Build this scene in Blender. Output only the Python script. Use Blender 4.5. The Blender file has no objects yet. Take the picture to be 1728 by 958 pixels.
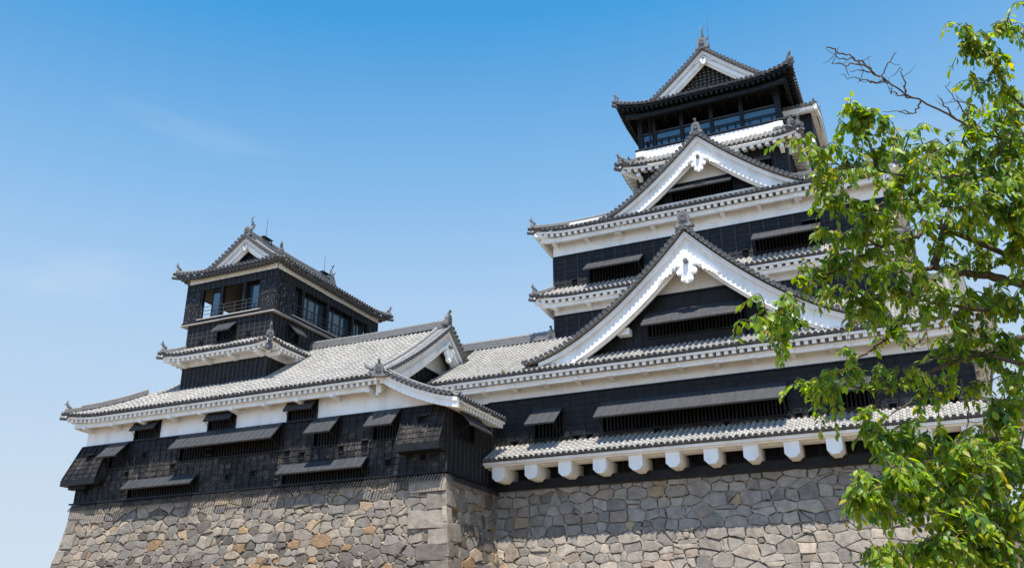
import bpy, math, random
import numpy as np
from math import radians as R, sin, cos, pi, sqrt
random.seed(7); rng = np.random.default_rng(7)
S = bpy.context.scene; COL = S.collection

# ------------------------------------------------------------------ camera, sky, sun, exposure
cd = bpy.data.cameras.new("camera"); cam = bpy.data.objects.new("camera", cd); COL.objects.link(cam)
cd.sensor_width = 36; cd.lens = 1550.05/1728*36; cd.clip_end = 20000; cd.clip_start = .1
cam.location = (0, 0, 1.6); cam.rotation_euler = (R(90+22.038), 0, R(24.873)); S.camera = cam
S.view_settings.view_transform = 'Standard'; S.view_settings.look = 'None'
S.view_settings.exposure = 0.70; S.view_settings.gamma = 1
SUN_EL, SUN_AZ = 68.5, 20          # azimuth measured from the facade normal (-Y) towards +X
sd = bpy.data.lights.new("sun", 'SUN'); so = bpy.data.objects.new("sun", sd); COL.objects.link(so)
sd.energy = 5.0; sd.angle = R(.53); sd.color = (1, .925, .805)
sx, sy, sz = sin(R(SUN_AZ))*cos(R(SUN_EL)), -cos(R(SUN_AZ))*cos(R(SUN_EL)), sin(R(SUN_EL))
so.rotation_euler = (R(90-SUN_EL), 0, math.atan2(sx, -sy)); so.location = (20, -20, 60)
W = bpy.data.worlds.new("World"); S.world = W; W.use_nodes = True
nt = W.node_tree; N = nt.nodes; L = nt.links; N.clear()
out = N.new('ShaderNodeOutputWorld'); bg = N.new('ShaderNodeBackground'); bg.inputs[1].default_value = .08
sky = N.new('ShaderNodeTexSky'); sky.sky_type = 'NISHITA'; sky.sun_disc = False
sky.sun_elevation = R(SUN_EL); sky.sun_rotation = math.atan2(sx, sy)
sky.altitude = 50; sky.air_density = 1.15; sky.dust_density = 1.2; sky.ozone_density = 2.2
# clear-sky colour by height above the horizon, blended with the physical sky; a few faint cirrus streaks
K_ = 1/(.08*2**S.view_settings.exposure)
tc = N.new('ShaderNodeTexCoord'); sp_ = N.new('ShaderNodeSeparateXYZ'); L.new(tc.outputs['Generated'], sp_.inputs[0])
dt = N.new('ShaderNodeVectorMath'); dt.operation = 'DOT_PRODUCT'; dt.inputs[1].default_value = (-.06, 0, 1.0); L.new(tc.outputs['Generated'], dt.inputs[0])
sr = N.new('ShaderNodeValToRGB'); e = sr.color_ramp.elements
e[0].position = 0; e[0].color = (.68,.78,.88,1); e[1].position = 1; e[1].color = (.035,.18,.50,1)
for p, c in ((.2,(.60,.73,.87)), (.38,(.43,.64,.895)), (.5,(.235,.505,.85)), (.58,(.135,.41,.79)), (.64,(.058,.355,.76)), (.8,(.04,.26,.62))):
    q = e.new(p); q.color = (*c, 1)
L.new(dt.outputs['Value'], sr.inputs[0])
sc_ = N.new('ShaderNodeMixRGB'); sc_.blend_type = 'MULTIPLY'; sc_.inputs[0].default_value = 1; sc_.inputs[2].default_value = (K_, K_, K_, 1); L.new(sr.outputs[0], sc_.inputs[1])
m0 = N.new('ShaderNodeMixRGB'); m0.inputs[0].default_value = .94; L.new(sky.outputs[0], m0.inputs[1]); L.new(sc_.outputs[0], m0.inputs[2])
mp = N.new('ShaderNodeMapping'); mp.inputs['Scale'].default_value = (1.0, 1.4, 4.5); mp.inputs['Rotation'].default_value = (.15, .12, 1.9); mp.inputs['Location'].default_value = (3.1, .6, 0)
no = N.new('ShaderNodeTexNoise'); no.inputs['Scale'].default_value = 2.1; no.inputs['Detail'].default_value = 9; no.inputs['Distortion'].default_value = .5
rp = N.new('ShaderNodeValToRGB'); rp.color_ramp.elements[0].position = .60; rp.color_ramp.elements[1].position = .9
rp.color_ramp.elements[1].color = (.25, .25, .25, 1)
mx = N.new('ShaderNodeMixRGB'); mx.inputs[2].default_value = (.86*K_, .91*K_, .96*K_, 1)
L.new(tc.outputs['Generated'], mp.inputs[0]); L.new(mp.outputs[0], no.inputs[0]); L.new(no.outputs[0], rp.inputs[0]); L.new(rp.outputs[0], mx.inputs[0]); L.new(m0.outputs[0], mx.inputs[1])
fr = N.new('ShaderNodeMapRange'); fr.inputs[1].default_value = -.05; fr.inputs[2].default_value = -.75; fr.inputs[3].default_value = 0; fr.inputs[4].default_value = 1; L.new(sp_.outputs['Y'], fr.inputs[0])
fb = N.new('ShaderNodeMixRGB'); fb.blend_type = 'MULTIPLY'; fb.inputs[0].default_value = 1; L.new(mx.outputs[0], fb.inputs[1]); fc = N.new('ShaderNodeMixRGB'); fc.inputs[1].default_value = (1,1,1,1); fc.inputs[2].default_value = (1.42,1.68,2.0,1); L.new(fr.outputs[0], fc.inputs[0]); L.new(fc.outputs[0], fb.inputs[2])
L.new(fb.outputs[0], bg.inputs[0]); L.new(bg.outputs[0], out.inputs[0])
S.cycles.max_bounces = 8; S.cycles.diffuse_bounces = 4; S.cycles.transparent_max_bounces = 8
S.cycles.use_denoising = True

# ------------------------------------------------------------------ materials
MAT = {}
def mat(name, col=(.5,.5,.5), rough=.7, spec=.4, var=0, vscale=3, col2=None, bump=0, bscale=30, tint=False, stretch=(1,1,1), detail=6, p0=.35, p1=.7):
    m = bpy.data.materials.new(name); m.use_nodes = True; MAT[name] = m
    t = m.node_tree; b = t.nodes['Principled BSDF']
    b.inputs['Roughness'].default_value = rough; b.inputs['Specular IOR Level'].default_value = spec
    b.inputs['Base Color'].default_value = (*col, 1)
    g = t.nodes.new('ShaderNodeNewGeometry'); mp = t.nodes.new('ShaderNodeMapping'); mp.inputs['Scale'].default_value = stretch
    t.links.new(g.outputs['Position'], mp.inputs[0]); cur = None
    if tint:
        a = t.nodes.new('ShaderNodeAttribute'); a.attribute_name = 'tint'; cur = a.outputs['Color']
    if var or col2:
        n = t.nodes.new('ShaderNodeTexNoise'); n.inputs['Scale'].default_value = vscale; n.inputs['Detail'].default_value = detail
        n.inputs['Roughness'].default_value = .65
        t.links.new(mp.outputs[0], n.inputs[0])
        r = t.nodes.new('ShaderNodeValToRGB'); r.color_ramp.elements[0].position = p0; r.color_ramp.elements[1].position = p1
        t.links.new(n.outputs[0], r.inputs[0])
        k = t.nodes.new('ShaderNodeMixRGB')
        if tint:
            k.blend_type = 'MULTIPLY'; k.inputs[0].default_value = 1
            r.color_ramp.elements[0].color = (1-var, 1-var, 1-var, 1); r.color_ramp.elements[1].color = (1+var*.4,)*3+(1,)
            t.links.new(cur, k.inputs[1]); t.links.new(r.outputs[0], k.inputs[2])
        else:
            k.inputs[1].default_value = (*col, 1); k.inputs[2].default_value = (*(col2 or tuple(c*(1-var) for c in col)), 1)
            t.links.new(r.outputs[0], k.inputs[0])
        cur = k.outputs[0]
    if cur: t.links.new(cur, b.inputs['Base Color'])
    if bump:
        n = t.nodes.new('ShaderNodeTexNoise'); n.inputs['Scale'].default_value = bscale; n.inputs['Detail'].default_value = 5
        t.links.new(mp.outputs[0], n.inputs[0])
        bm = t.nodes.new('ShaderNodeBump'); bm.inputs['Strength'].default_value = bump; bm.inputs['Distance'].default_value = .03
        t.links.new(n.outputs[0], bm.inputs['Height']); t.links.new(bm.outputs[0], b.inputs['Normal'])
    return m
mat('plaster', (.83,.82,.795), .85, .2, vscale=1.6, col2=(.60,.585,.55), bump=.12, bscale=12, p0=.47, p1=.85, stretch=(1,1,.3), detail=10)
mat('carved', (.86,.86,.85), .8, .2)
mat('batten', (.026,.027,.029), .6, .2, vscale=7, col2=(.065,.062,.058), stretch=(1,1,.4))
mat('soffit', (.34,.25,.165), .85, .15, vscale=3, col2=(.26,.185,.12))
mat('wood', (.0105,.012,.0145), .6, .18, vscale=6, col2=(.026,.026,.027), bump=.35, bscale=18, stretch=(1,1,.35))
mat('beam', (.007,.008,.010), .55, .18, vscale=4, col2=(.02,.02,.022), bump=.2, bscale=20)
mat('void', (.004,.004,.005), .9, .1)
mat('inside', (.015,.012,.010), .8, .2, vscale=2, col2=(.025,.018,.014))
mat('shutter', (.034,.037,.043), .5, .35, vscale=3, col2=(.052,.054,.060), bump=.15, bscale=25, stretch=(1,.5,.5))
mat('tile', (.30,.295,.285), .62, .35, vscale=5.5, col2=(.17,.17,.17), bump=.25, bscale=40, detail=8)
mat('tile_pale', (.385,.37,.345), .75, .25, vscale=1.3, col2=(.25,.242,.23), bump=.25, bscale=35, detail=8)
mat('tile_end', (.07,.074,.082), .6, .35, vscale=9, col2=(.15,.15,.155))
mat('ridge_dark', (.12,.121,.123), .6, .35, vscale=8, col2=(.22,.216,.21), detail=8)
mat('tile_worn', (.33,.32,.30), .8, .2, vscale=3, col2=(.21,.204,.19), bump=.3, bscale=35)
mat('tile_new', (.42,.405,.38), .75, .2, vscale=3, col2=(.34,.33,.31), bump=.25, bscale=35)
mat('mortar', (.41,.395,.37), .85, .2, vscale=2, col2=(.30,.295,.28))
mat('iron', (.012,.013,.016), .45, .5)
mat('stone', rough=.88, spec=.25, var=.42, vscale=3.2, bump=.6, bscale=9, tint=True, detail=9, p0=.3, p1=.75)
mat('rubble', (.20,.175,.14), .95, .1, vscale=7, col2=(.05,.045,.04), bump=1, bscale=14, p0=.4, p1=.6)
mat('bark', (.075,.055,.042), .9, .2, vscale=14, col2=(.16,.13,.10), bump=.8, bscale=40)
mat('ground', (.235,.18,.115), .95, .1, vscale=.6, col2=(.18,.14,.085), bump=.5, bscale=20)
mat('weed', (.22,.24,.03), .7, .2)
g = mat('glass', (.02,.055,.08), .06, .9); 
def weathered():
    m = mat('wood_worn', (.009,.0095,.011), .62, .18, vscale=6, col2=(.024,.023,.022), bump=.4, bscale=18, stretch=(1,1,.4))
    t = m.node_tree; b = t.nodes['Principled BSDF']; cur = b.inputs['Base Color'].links[0].from_socket
    g = t.nodes.new('ShaderNodeNewGeometry'); sp = t.nodes.new('ShaderNodeSeparateXYZ'); t.links.new(g.outputs['Position'], sp.inputs[0])
    def noise(scale, det, a, bb, st=(1,1,1)):
        mp = t.nodes.new('ShaderNodeMapping'); mp.inputs['Scale'].default_value = st; t.links.new(g.outputs['Position'], mp.inputs[0])
        n = t.nodes.new('ShaderNodeTexNoise'); n.inputs['Scale'].default_value = scale; n.inputs['Detail'].default_value = det; n.inputs['Roughness'].default_value = .7
        t.links.new(mp.outputs[0], n.inputs[0])
        r = t.nodes.new('ShaderNodeMapRange'); r.inputs[1].default_value = a; r.inputs[2].default_value = bb; r.clamp = True
        t.links.new(n.outputs[0], r.inputs[0]); return r.outputs[0]
    def mul(a, b_):
        q = t.nodes.new('ShaderNodeMath'); q.operation = 'MULTIPLY'; q.use_clamp = True
        for i, v in enumerate((a, b_)):
            if isinstance(v, float): q.inputs[i].default_value = v
            else: t.links.new(v, q.inputs[i])
        return q.outputs[0]
    zr = t.nodes.new('ShaderNodeMapRange'); zr.inputs[1].default_value = 11.75; zr.inputs[2].default_value = 11.2; t.links.new(sp.outputs['Z'], zr.inputs[0])
    big = noise(.55, 3, .42, .58); mid = noise(2.2, 4, .42, .62); fl = noise(13, 6, .60, .66, (1,1,.7))
    m1 = mul(mul(mul(zr.outputs[0], big), mid), .25)
    k = t.nodes.new('ShaderNodeMixRGB'); k.inputs[2].default_value = (.17,.14,.115,1); t.links.new(m1, k.inputs[0]); t.links.new(cur, k.inputs[1])
    m2 = mul(mul(zr.outputs[0], fl), mul(big, .6))
    k2 = t.nodes.new('ShaderNodeMixRGB'); k2.inputs[2].default_value = (.38,.34,.29,1); t.links.new(m2, k2.inputs[0]); t.links.new(k.outputs[0], k2.inputs[1])
    t.links.new(k2.outputs[0], b.inputs['Base Color'])
weathered()
mat('wood_faded', (.034,.031,.029), .75, .15, vscale=12, col2=(.19,.17,.15), bump=.4, bscale=18, stretch=(1,1,.6), detail=9, p0=.48, p1=.70)
def flecked():
    m = mat('wood_flecked', (.010,.011,.014), .6, .2, vscale=5, col2=(.022,.022,.023), bump=.3, bscale=16, stretch=(1,1,.3))
    t = m.node_tree; b = t.nodes['Principled BSDF']; cur = b.inputs['Base Color'].links[0].from_socket
    g = t.nodes.new('ShaderNodeNewGeometry'); mp = t.nodes.new('ShaderNodeMapping'); mp.inputs['Scale'].default_value = (1,1,.5); t.links.new(g.outputs['Position'], mp.inputs[0])
    n = t.nodes.new('ShaderNodeTexNoise'); n.inputs['Scale'].default_value = 11; n.inputs['Detail'].default_value = 6; t.links.new(mp.outputs[0], n.inputs[0])
    r = t.nodes.new('ShaderNodeMapRange'); r.inputs[1].default_value = .62; r.inputs[2].default_value = .67; t.links.new(n.outputs[0], r.inputs[0])
    k = t.nodes.new('ShaderNodeMixRGB'); k.inputs[2].default_value = (.30,.28,.26,1); t.links.new(r.outputs[0], k.inputs[0]); t.links.new(cur, k.inputs[1])
    t.links.new(k.outputs[0], b.inputs['Base Color'])
flecked()
def leafmat():
    m = bpy.data.materials.new('leaf'); m.use_nodes = True; MAT['leaf'] = m; t = m.node_tree; b = t.nodes['Principled BSDF']
    a = t.nodes.new('ShaderNodeAttribute'); a.attribute_name = 'tint'
    b.inputs['Roughness'].default_value = .42; b.inputs['Specular IOR Level'].default_value = .35
    t.links.new(a.outputs['Color'], b.inputs['Base Color'])
    tr = t.nodes.new('ShaderNodeBsdfTranslucent'); mxx = t.nodes.new('ShaderNodeMixShader'); mxx.inputs[0].default_value = .5
    h = t.nodes.new('ShaderNodeHueSaturation'); h.inputs['Hue'].default_value = .475; h.inputs['Saturation'].default_value = 1.15; h.inputs['Value'].default_value = 2.3
    t.links.new(a.outputs['Color'], h.inputs['Color']); t.links.new(h.outputs[0], tr.inputs[0])
    t.links.new(b.outputs[0], mxx.inputs[1]); t.links.new(tr.outputs[0], mxx.inputs[2])
    t.links.new(mxx.outputs[0], t.nodes['Material Output'].inputs[0])
leafmat()

# ------------------------------------------------------------------ mesh helpers
WL = {}
class MB:
    def __init__(self, tf=None): self.v = []; self.f = []; self.m = []; self.t = []; self.n = 0; self.tf = tf; self.tint = None
    def add(self, verts, faces, m='plaster', tint=None):
        a = np.asarray(verts, float).reshape(-1, 3)
        if self.tf is not None: a = self.tf(a)
        self.v.append(a); k = self.n; self.n += len(a)
        self.f.extend([tuple(i+k for i in q) for q in faces]); self.m.extend([m]*len(faces)); self.t.extend([tint]*len(faces))
    def box(self, x0, x1, y0, y1, z0, z1, m='plaster'):
        self.add([(x0,y0,z0),(x1,y0,z0),(x1,y1,z0),(x0,y1,z0),(x0,y0,z1),(x1,y0,z1),(x1,y1,z1),(x0,y1,z1)],
                 [(0,3,2,1),(4,5,6,7),(0,1,5,4),(1,2,6,5),(2,3,7,6),(3,0,4,7)], m)
    def hexa(self, p, m='plaster'):   # 8 corners: bottom 4, top 4
        self.add(p, [(0,3,2,1),(4,5,6,7),(0,1,5,4),(1,2,6,5),(2,3,7,6),(3,0,4,7)], m)
    def bar(self, a, b, w, h, m='plaster', up=(0,0,1)):
        a = np.array(a, float); b = np.array(b, float); d = b-a; d /= np.linalg.norm(d); u = np.array(up, float)
        s = np.cross(d, u); s /= np.linalg.norm(s); u = np.cross(s, d); s = s*w/2; u = u*h/2
        self.hexa([a-s-u, b-s-u, b+s-u, a+s-u, a-s+u, b-s+u, b+s+u, a+s+u], m)
    def quad(self, p, m='plaster'): self.add(p, [tuple(range(len(p)))], m)
    def prism(self, pts, d0, d1, m='plaster', axis=1):   # pts in (s,z), extruded along n
        k = len(pts); v = [(p[0], d0, p[1]) for p in pts]+[(p[0], d1, p[1]) for p in pts]
        self.add(v, [tuple(range(k)), tuple(range(2*k-1, k-1, -1))]+[(i, (i+1) % k, k+(i+1) % k, k+i) for i in range(k)], m)
    def tube(self, path, rad, n=6, m='bark', cap=True):
        P = np.asarray(path, float); K = len(P); rad = np.broadcast_to(np.asarray(rad, float), (K,))
        T = np.gradient(P, axis=0); T /= np.linalg.norm(T, axis=1)[:, None]+1e-9
        ref = np.array([0.13, .27, .95]) if abs(T[0][2]) < .9 else np.array([.9, .3, .1])
        A = np.cross(T, ref); A /= np.linalg.norm(A, axis=1)[:, None]; B = np.cross(T, A)
        an = np.arange(n)*2*pi/n
        V = (P[:, None, :]+rad[:, None, None]*(np.cos(an)[None, :, None]*A[:, None, :]+np.sin(an)[None, :, None]*B[:, None, :])).reshape(-1, 3)
        F = [(k*n+i, k*n+(i+1) % n, (k+1)*n+(i+1) % n, (k+1)*n+i) for k in range(K-1) for i in range(n)]
        if cap: F += [tuple(range(n)), tuple(range((K-1)*n, K*n))]
        self.add(V, F, m)
    def lathe(self, c, prof, n=10, m='ridge_dark'):   # prof: (r,z)
        an = np.arange(n)*2*pi/n; V = []
        for r, z in prof: V += [(c[0]+r*cos(a), c[1]+r*sin(a), c[2]+z) for a in an]
        K = len(prof); self.add(V, [(k*n+i, k*n+(i+1) % n, (k+1)*n+(i+1) % n, (k+1)*n+i) for k in range(K-1) for i in range(n)]+[tuple(range(n)), tuple(range((K-1)*n, K*n))], m)
    def build(self, name, parent=None, loc=None, smooth=False):
        V = np.concatenate(self.v); me = bpy.data.meshes.new(name)
        base = np.array(loc, float) if loc is not None else np.zeros(3)
        me.from_pydata((V-base).tolist(), [], self.f)
        keys = list(dict.fromkeys(self.m)); idx = {k: i for i, k in enumerate(keys)}
        for k in keys: me.materials.append(MAT[k])
        me.polygons.foreach_set('material_index', [idx[k] for k in self.m])
        if smooth: me.polygons.foreach_set('use_smooth', [True]*len(me.polygons))
        if any(t is not None for t in self.t):
            at = me.attributes.new('tint', 'FLOAT_COLOR', 'FACE')
            at.data.foreach_set('color', np.array([(*(t or (.3,.3,.3)), 1) for t in self.t], float).ravel())
        me.update()
        return link(bpy.data.objects.new(name, me), parent, base)
def link(o, parent=None, wloc=(0,0,0)):
    COL.objects.link(o); WL[o] = np.array(wloc, float)
    if parent is not None: o.parent = parent; o.location = WL[o]-WL[parent]
    else: o.location = WL[o]
    return o
def copy_at(o, wloc, parent=None):
    c = o.copy(); p = parent or o.parent; c.parent = None; return link(c, p, wloc)
def empty(name, loc): return link(bpy.data.objects.new(name, None), None, loc)
def tag(o, label, cat=None, group=None, kind=None):
    if label: o['label'] = label
    if cat: o['category'] = cat
    if group: o['group'] = group
    if kind: o['kind'] = kind
    return o
# facade frames: local (s along wall, n outward, z up); s is the world coordinate along the wall
def FRONT(y0): return lambda a: np.column_stack((a[:,0], y0-a[:,1], a[:,2]))
def BACK(y0): return lambda a: np.column_stack((a[:,0], y0+a[:,1], a[:,2]))
def RIGHT(x0): return lambda a: np.column_stack((x0+a[:,1], a[:,0], a[:,2]))
def LEFT(x0): return lambda a: np.column_stack((x0-a[:,1], a[:,0], a[:,2]))

# ------------------------------------------------------------------ walls
def cells(s0, s1, z0, z1, holes):
    xs = sorted({s0, s1, *[v for h in holes for v in h[:2] if s0 < v < s1]}); zs = sorted({z0, z1, *[v for h in holes for v in h[2:] if z0 < v < z1]})
    for a, b in zip(xs, xs[1:]):
        for c, d in zip(zs, zs[1:]):
            ms, mz = (a+b)/2, (c+d)/2
            if not any(h[0] < ms < h[1] and h[2] < mz < h[3] for h in holes): yield a, b, c, d
def siding(mb, s0, s1, z0, z1, holes=(), lap=.27, bat=.45, m='wood', n=0.0, bw=.055, bd=.045):
    rnd = random.Random(int(s0*100+z0*10)); bst = (s1-s0)/max(1, round((s1-s0)/bat)) if bat else 9
    for a, b, c, d in cells(s0, s1, z0, z1, holes):
        k = math.floor((c-z0)/lap+1e-6); z = z0+k*lap
        while z < d-1e-6:
            lo, hi = max(z, c), min(z+lap, d)
            if hi-lo > .004:
                nb = n+.024*(1-(lo-z)/lap); ntp = n+.024*(1-(hi-z)/lap)
                cut = [a, b] if m != 'wood_worn' else [a]+[q for q in np.arange(s0, s1, bst) if a+.02 < q < b-.02]+[b]
                for a_, b_ in zip(cut, cut[1:]):
                    w_ = m
                    if m == 'wood_worn':
                        zz_ = (lo-z0)/(z1-z0); pr_ = max(0, 1-abs(zz_-.42)/.36)*(.5+.5*sin(a_*.9+1.3)*cos(a_*.37))*.95 if bat < .6 else (.8 if .1 < zz_ < .32 else 0)
                        if rnd.random() < pr_: w_ = 'wood_faded'
                    mb.quad([(a_, nb, lo), (b_, nb, lo), (b_, ntp, hi), (a_, ntp, hi)], w_)
                mb.quad([(a, n-.01, lo), (b, n-.01, lo), (b, nb, lo), (a, nb, lo)], m)
            z += lap
    if bat:
        k = max(1, round((s1-s0)/bat)); step = (s1-s0)/k
        for i in range(k+1):
            s = min(max(s0+i*step, s0+bw/2), s1-bw/2)+(rnd.uniform(-.02, .02) if 0 < i < k else 0)
            iv = [(z0, z1)]
            for h in holes:
                if h[0]-.04 < s < h[1]+.04:
                    iv = [q for a, b in iv for q in ((a, min(b, h[2])), (max(a, h[3]), b)) if q[1]-q[0] > .03]
            for a, b in iv: mb.box(s-bw/2, s+bw/2, n, n+bd, a+.003, b-.003, 'batten' if m == 'wood' else m)
def plain(mb, s0, s1, z0, z1, holes=(), m='plaster', n=0.0):
    for a, b, c, d in cells(s0, s1, z0, z1, holes): mb.quad([(a,n,c),(b,n,c),(b,n,d),(a,n,d)], m)
def window(parent, tf, s0, s1, z0, z1, out, drop, name='awning_window', label=None, frame=.07, bar=.17, ext=.06, prop=True, depth=.4, closed=False):
    mb = MB(tf)
    mb.quad([(s0,-depth,z0),(s1,-depth,z0),(s1,-depth,z1),(s0,-depth,z1)], 'void')
    for a in (s0, s1): mb.quad([(a,-depth,z0),(a,.02,z0),(a,.02,z1),(a,-depth,z1)], 'beam')
    for c in (z0, z1): mb.quad([(s0,-depth,c),(s1,-depth,c),(s1,.02,c),(s0,.02,c)], 'beam')
    f = frame
    mb.box(s0-f, s0, -.02, .075, z0-f, z1+f, 'beam'); mb.box(s1, s1+f, -.02, .075, z0-f, z1+f, 'beam')
    mb.box(s0, s1, -.02, .077, z1, z1+f, 'beam'); mb.box(s0, s1, -.02, .085, z0-f, z0, 'beam')
    w = mb.build(name, parent)
    if label: w['label'] = label
    b = MB(tf); k = max(2, round((s1-s0)/bar))
    for i in range(1, k): s = s0+(s1-s0)*i/k; b.box(s-.035, s+.035, -.13, -.05, z0+.002, z1-.002, 'wood')
    b.build('window_bars', w)
    sh = MB(tf); q0, q1 = s0-ext, s1+ext; nz = (.085, z1+f-.01); L_ = sqrt((out-.085)**2+drop**2); dn, dz = (out-.085)/L_, -drop/L_; tn, tz = drop/L_, (out-.085)/L_
    def P(s, l, h): return (s, nz[0]+dn*l+tn*h, nz[1]+dz*l+tz*h)
    th = .045
    sh.hexa([P(q0,0,0),P(q1,0,0),P(q1,L_,0),P(q0,L_,0),P(q0,0,th),P(q1,0,th),P(q1,L_,th),P(q0,L_,th)], 'shutter')
    k = max(1, round((q1-q0)/.36))
    for i in range(k+1):
        s = q0+(q1-q0)*i/k; s = min(max(s, q0+.013), q1-.013); sh.hexa([P(s-.012,.01,th),P(s+.012,.01,th),P(s+.012,L_-.01,th),P(s-.012,L_-.01,th),P(s-.012,.01,th+.014),P(s+.012,.01,th+.014),P(s+.012,L_-.01,th+.014),P(s-.012,L_-.01,th+.014)], 'shutter')
    sh.hexa([P(q0,L_,-.03),P(q1,L_,-.03),P(q1,L_+.025,-.03),P(q0,L_+.025,-.03),P(q0,L_,th+.01),P(q1,L_,th+.01),P(q1,L_+.025,th+.01),P(q0,L_+.025,th+.01)], 'shutter')
    sh.build('shutter', w)
    if prop:
        for s in (s0+.05, s1-.05):
            p = MB(tf); p.tube([P(s, L_-.08, -.01), (s, .05, max(z0+.02, nz[1]-drop-.45))], .014, 5, 'iron'); p.build('prop_rod', w)
    return w

# ------------------------------------------------------------------ tiled roofs
TS = .27
ARC = [(-1, 0), (-.80, .60), (-.31, .95), (.31, .95), (.80, .60), (1, 0)]
def tile_row(mb, P, side, sp=TS, r=.082, mt='tile', cap=True, up=None):
    P = np.asarray(P, float); K = len(P)
    if K < 2: return
    side = np.asarray(side, float)
    T = np.diff(P, axis=0); T /= np.linalg.norm(T, axis=1)[:, None]+1e-9
    U = np.cross(np.broadcast_to(side, T.shape), T); U *= np.sign(U[:, 2:3]+1e-9)
    w = sp/2; V = []
    for k in range(K-1):
        for e, (c, rr, lift) in enumerate(((P[k], r, .022), (P[k+1], r*.88, -.002))):
            for a, b in ARC: V.append(c+side*(a*rr)+U[k]*(b*rr+lift))
    n = len(ARC); F = []; M = []
    for k in range(2*(K-1)-1):
        for i in range(n-1): F.append((k*n+i, k*n+i+1, (k+1)*n+i+1, (k+1)*n+i))
    k0 = len(V)
    for k in range(K-1):
        for e, (c, lf) in enumerate(((P[k], .02), (P[k+1], 0))):
            V += [c-side*w+U[k]*lf, c-side*(w*.45)+U[k]*(lf), c+side*(w*.45)+U[k]*lf, c+side*w+U[k]*lf]
    F2 = []
    for k in range(2*(K-1)-1):
        for i in range(3): F2.append((k0+k*4+i, k0+k*4+i+1, k0+(k+1)*4+i+1, k0+(k+1)*4+i))
    nf = len(F); mb.add(V, F+F2, mt)
    # plaster joints: the short step quads between tiles
    base = len(mb.m)-nf-len(F2)
    if mt == 'tile_pale':
        row = random.random()
        for k in range(0, 2*(K-1)-1, 2):
            u = random.random()*.75+row*.25
            if u < .17 or u > .80:
                w_ = 'tile_worn' if u < .17 else 'tile_new'
                for i in range(n-1): mb.m[base+k*(n-1)+i] = w_
            if random.random() < .15:
                for i in range(3): mb.m[base+nf+k*3+i] = 'tile_worn'
    for k in range(1, 2*(K-1)-1, 2):
        if random.random() < .3: continue
        for i in range(n-1): mb.m[base+k*(n-1)+i] = 'mortar'
    if cap:
        c = P[0]+U[0]*.03; t = -T[0]; disc(mb, c+t*.012, t, U[0], r*1.16)
        # hanging lip of the pan tile between covers
        o = P[0]+t*.01; d = U[0]
        mb.add([o+side*(w*.35)+d*.03, o+side*(w*1.65)+d*.03, o+side*(w*1.5)-d*.05, o+side*w-d*.085, o+side*(w*.5)-d*.05], [(0,1,2,3,4)], 'tile_end')
def disc(mb, c, ax, up, r, n=10, dep=.05):
    ax = np.asarray(ax, float); up = np.asarray(up, float); s = np.cross(ax, up); s /= np.linalg.norm(s)+1e-9; an = np.arange(n)*2*pi/n
    ring = lambda rr, o: [c+ax*o+(s*cos(a)+up*sin(a))*rr for a in an]
    V = ring(r, -dep)+ring(r, .012)+ring(r*.74, .012)+ring(r*.70, -.012)+[c-ax*.004]
    F = [(k*n+i, k*n+(i+1) % n, (k+1)*n+(i+1) % n, (k+1)*n+i) for k in range(3) for i in range(n)]+[(3*n+i, 3*n+(i+1) % n, 4*n) for i in range(n)]
    mb.add(V, F, 'tile_end')
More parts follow.
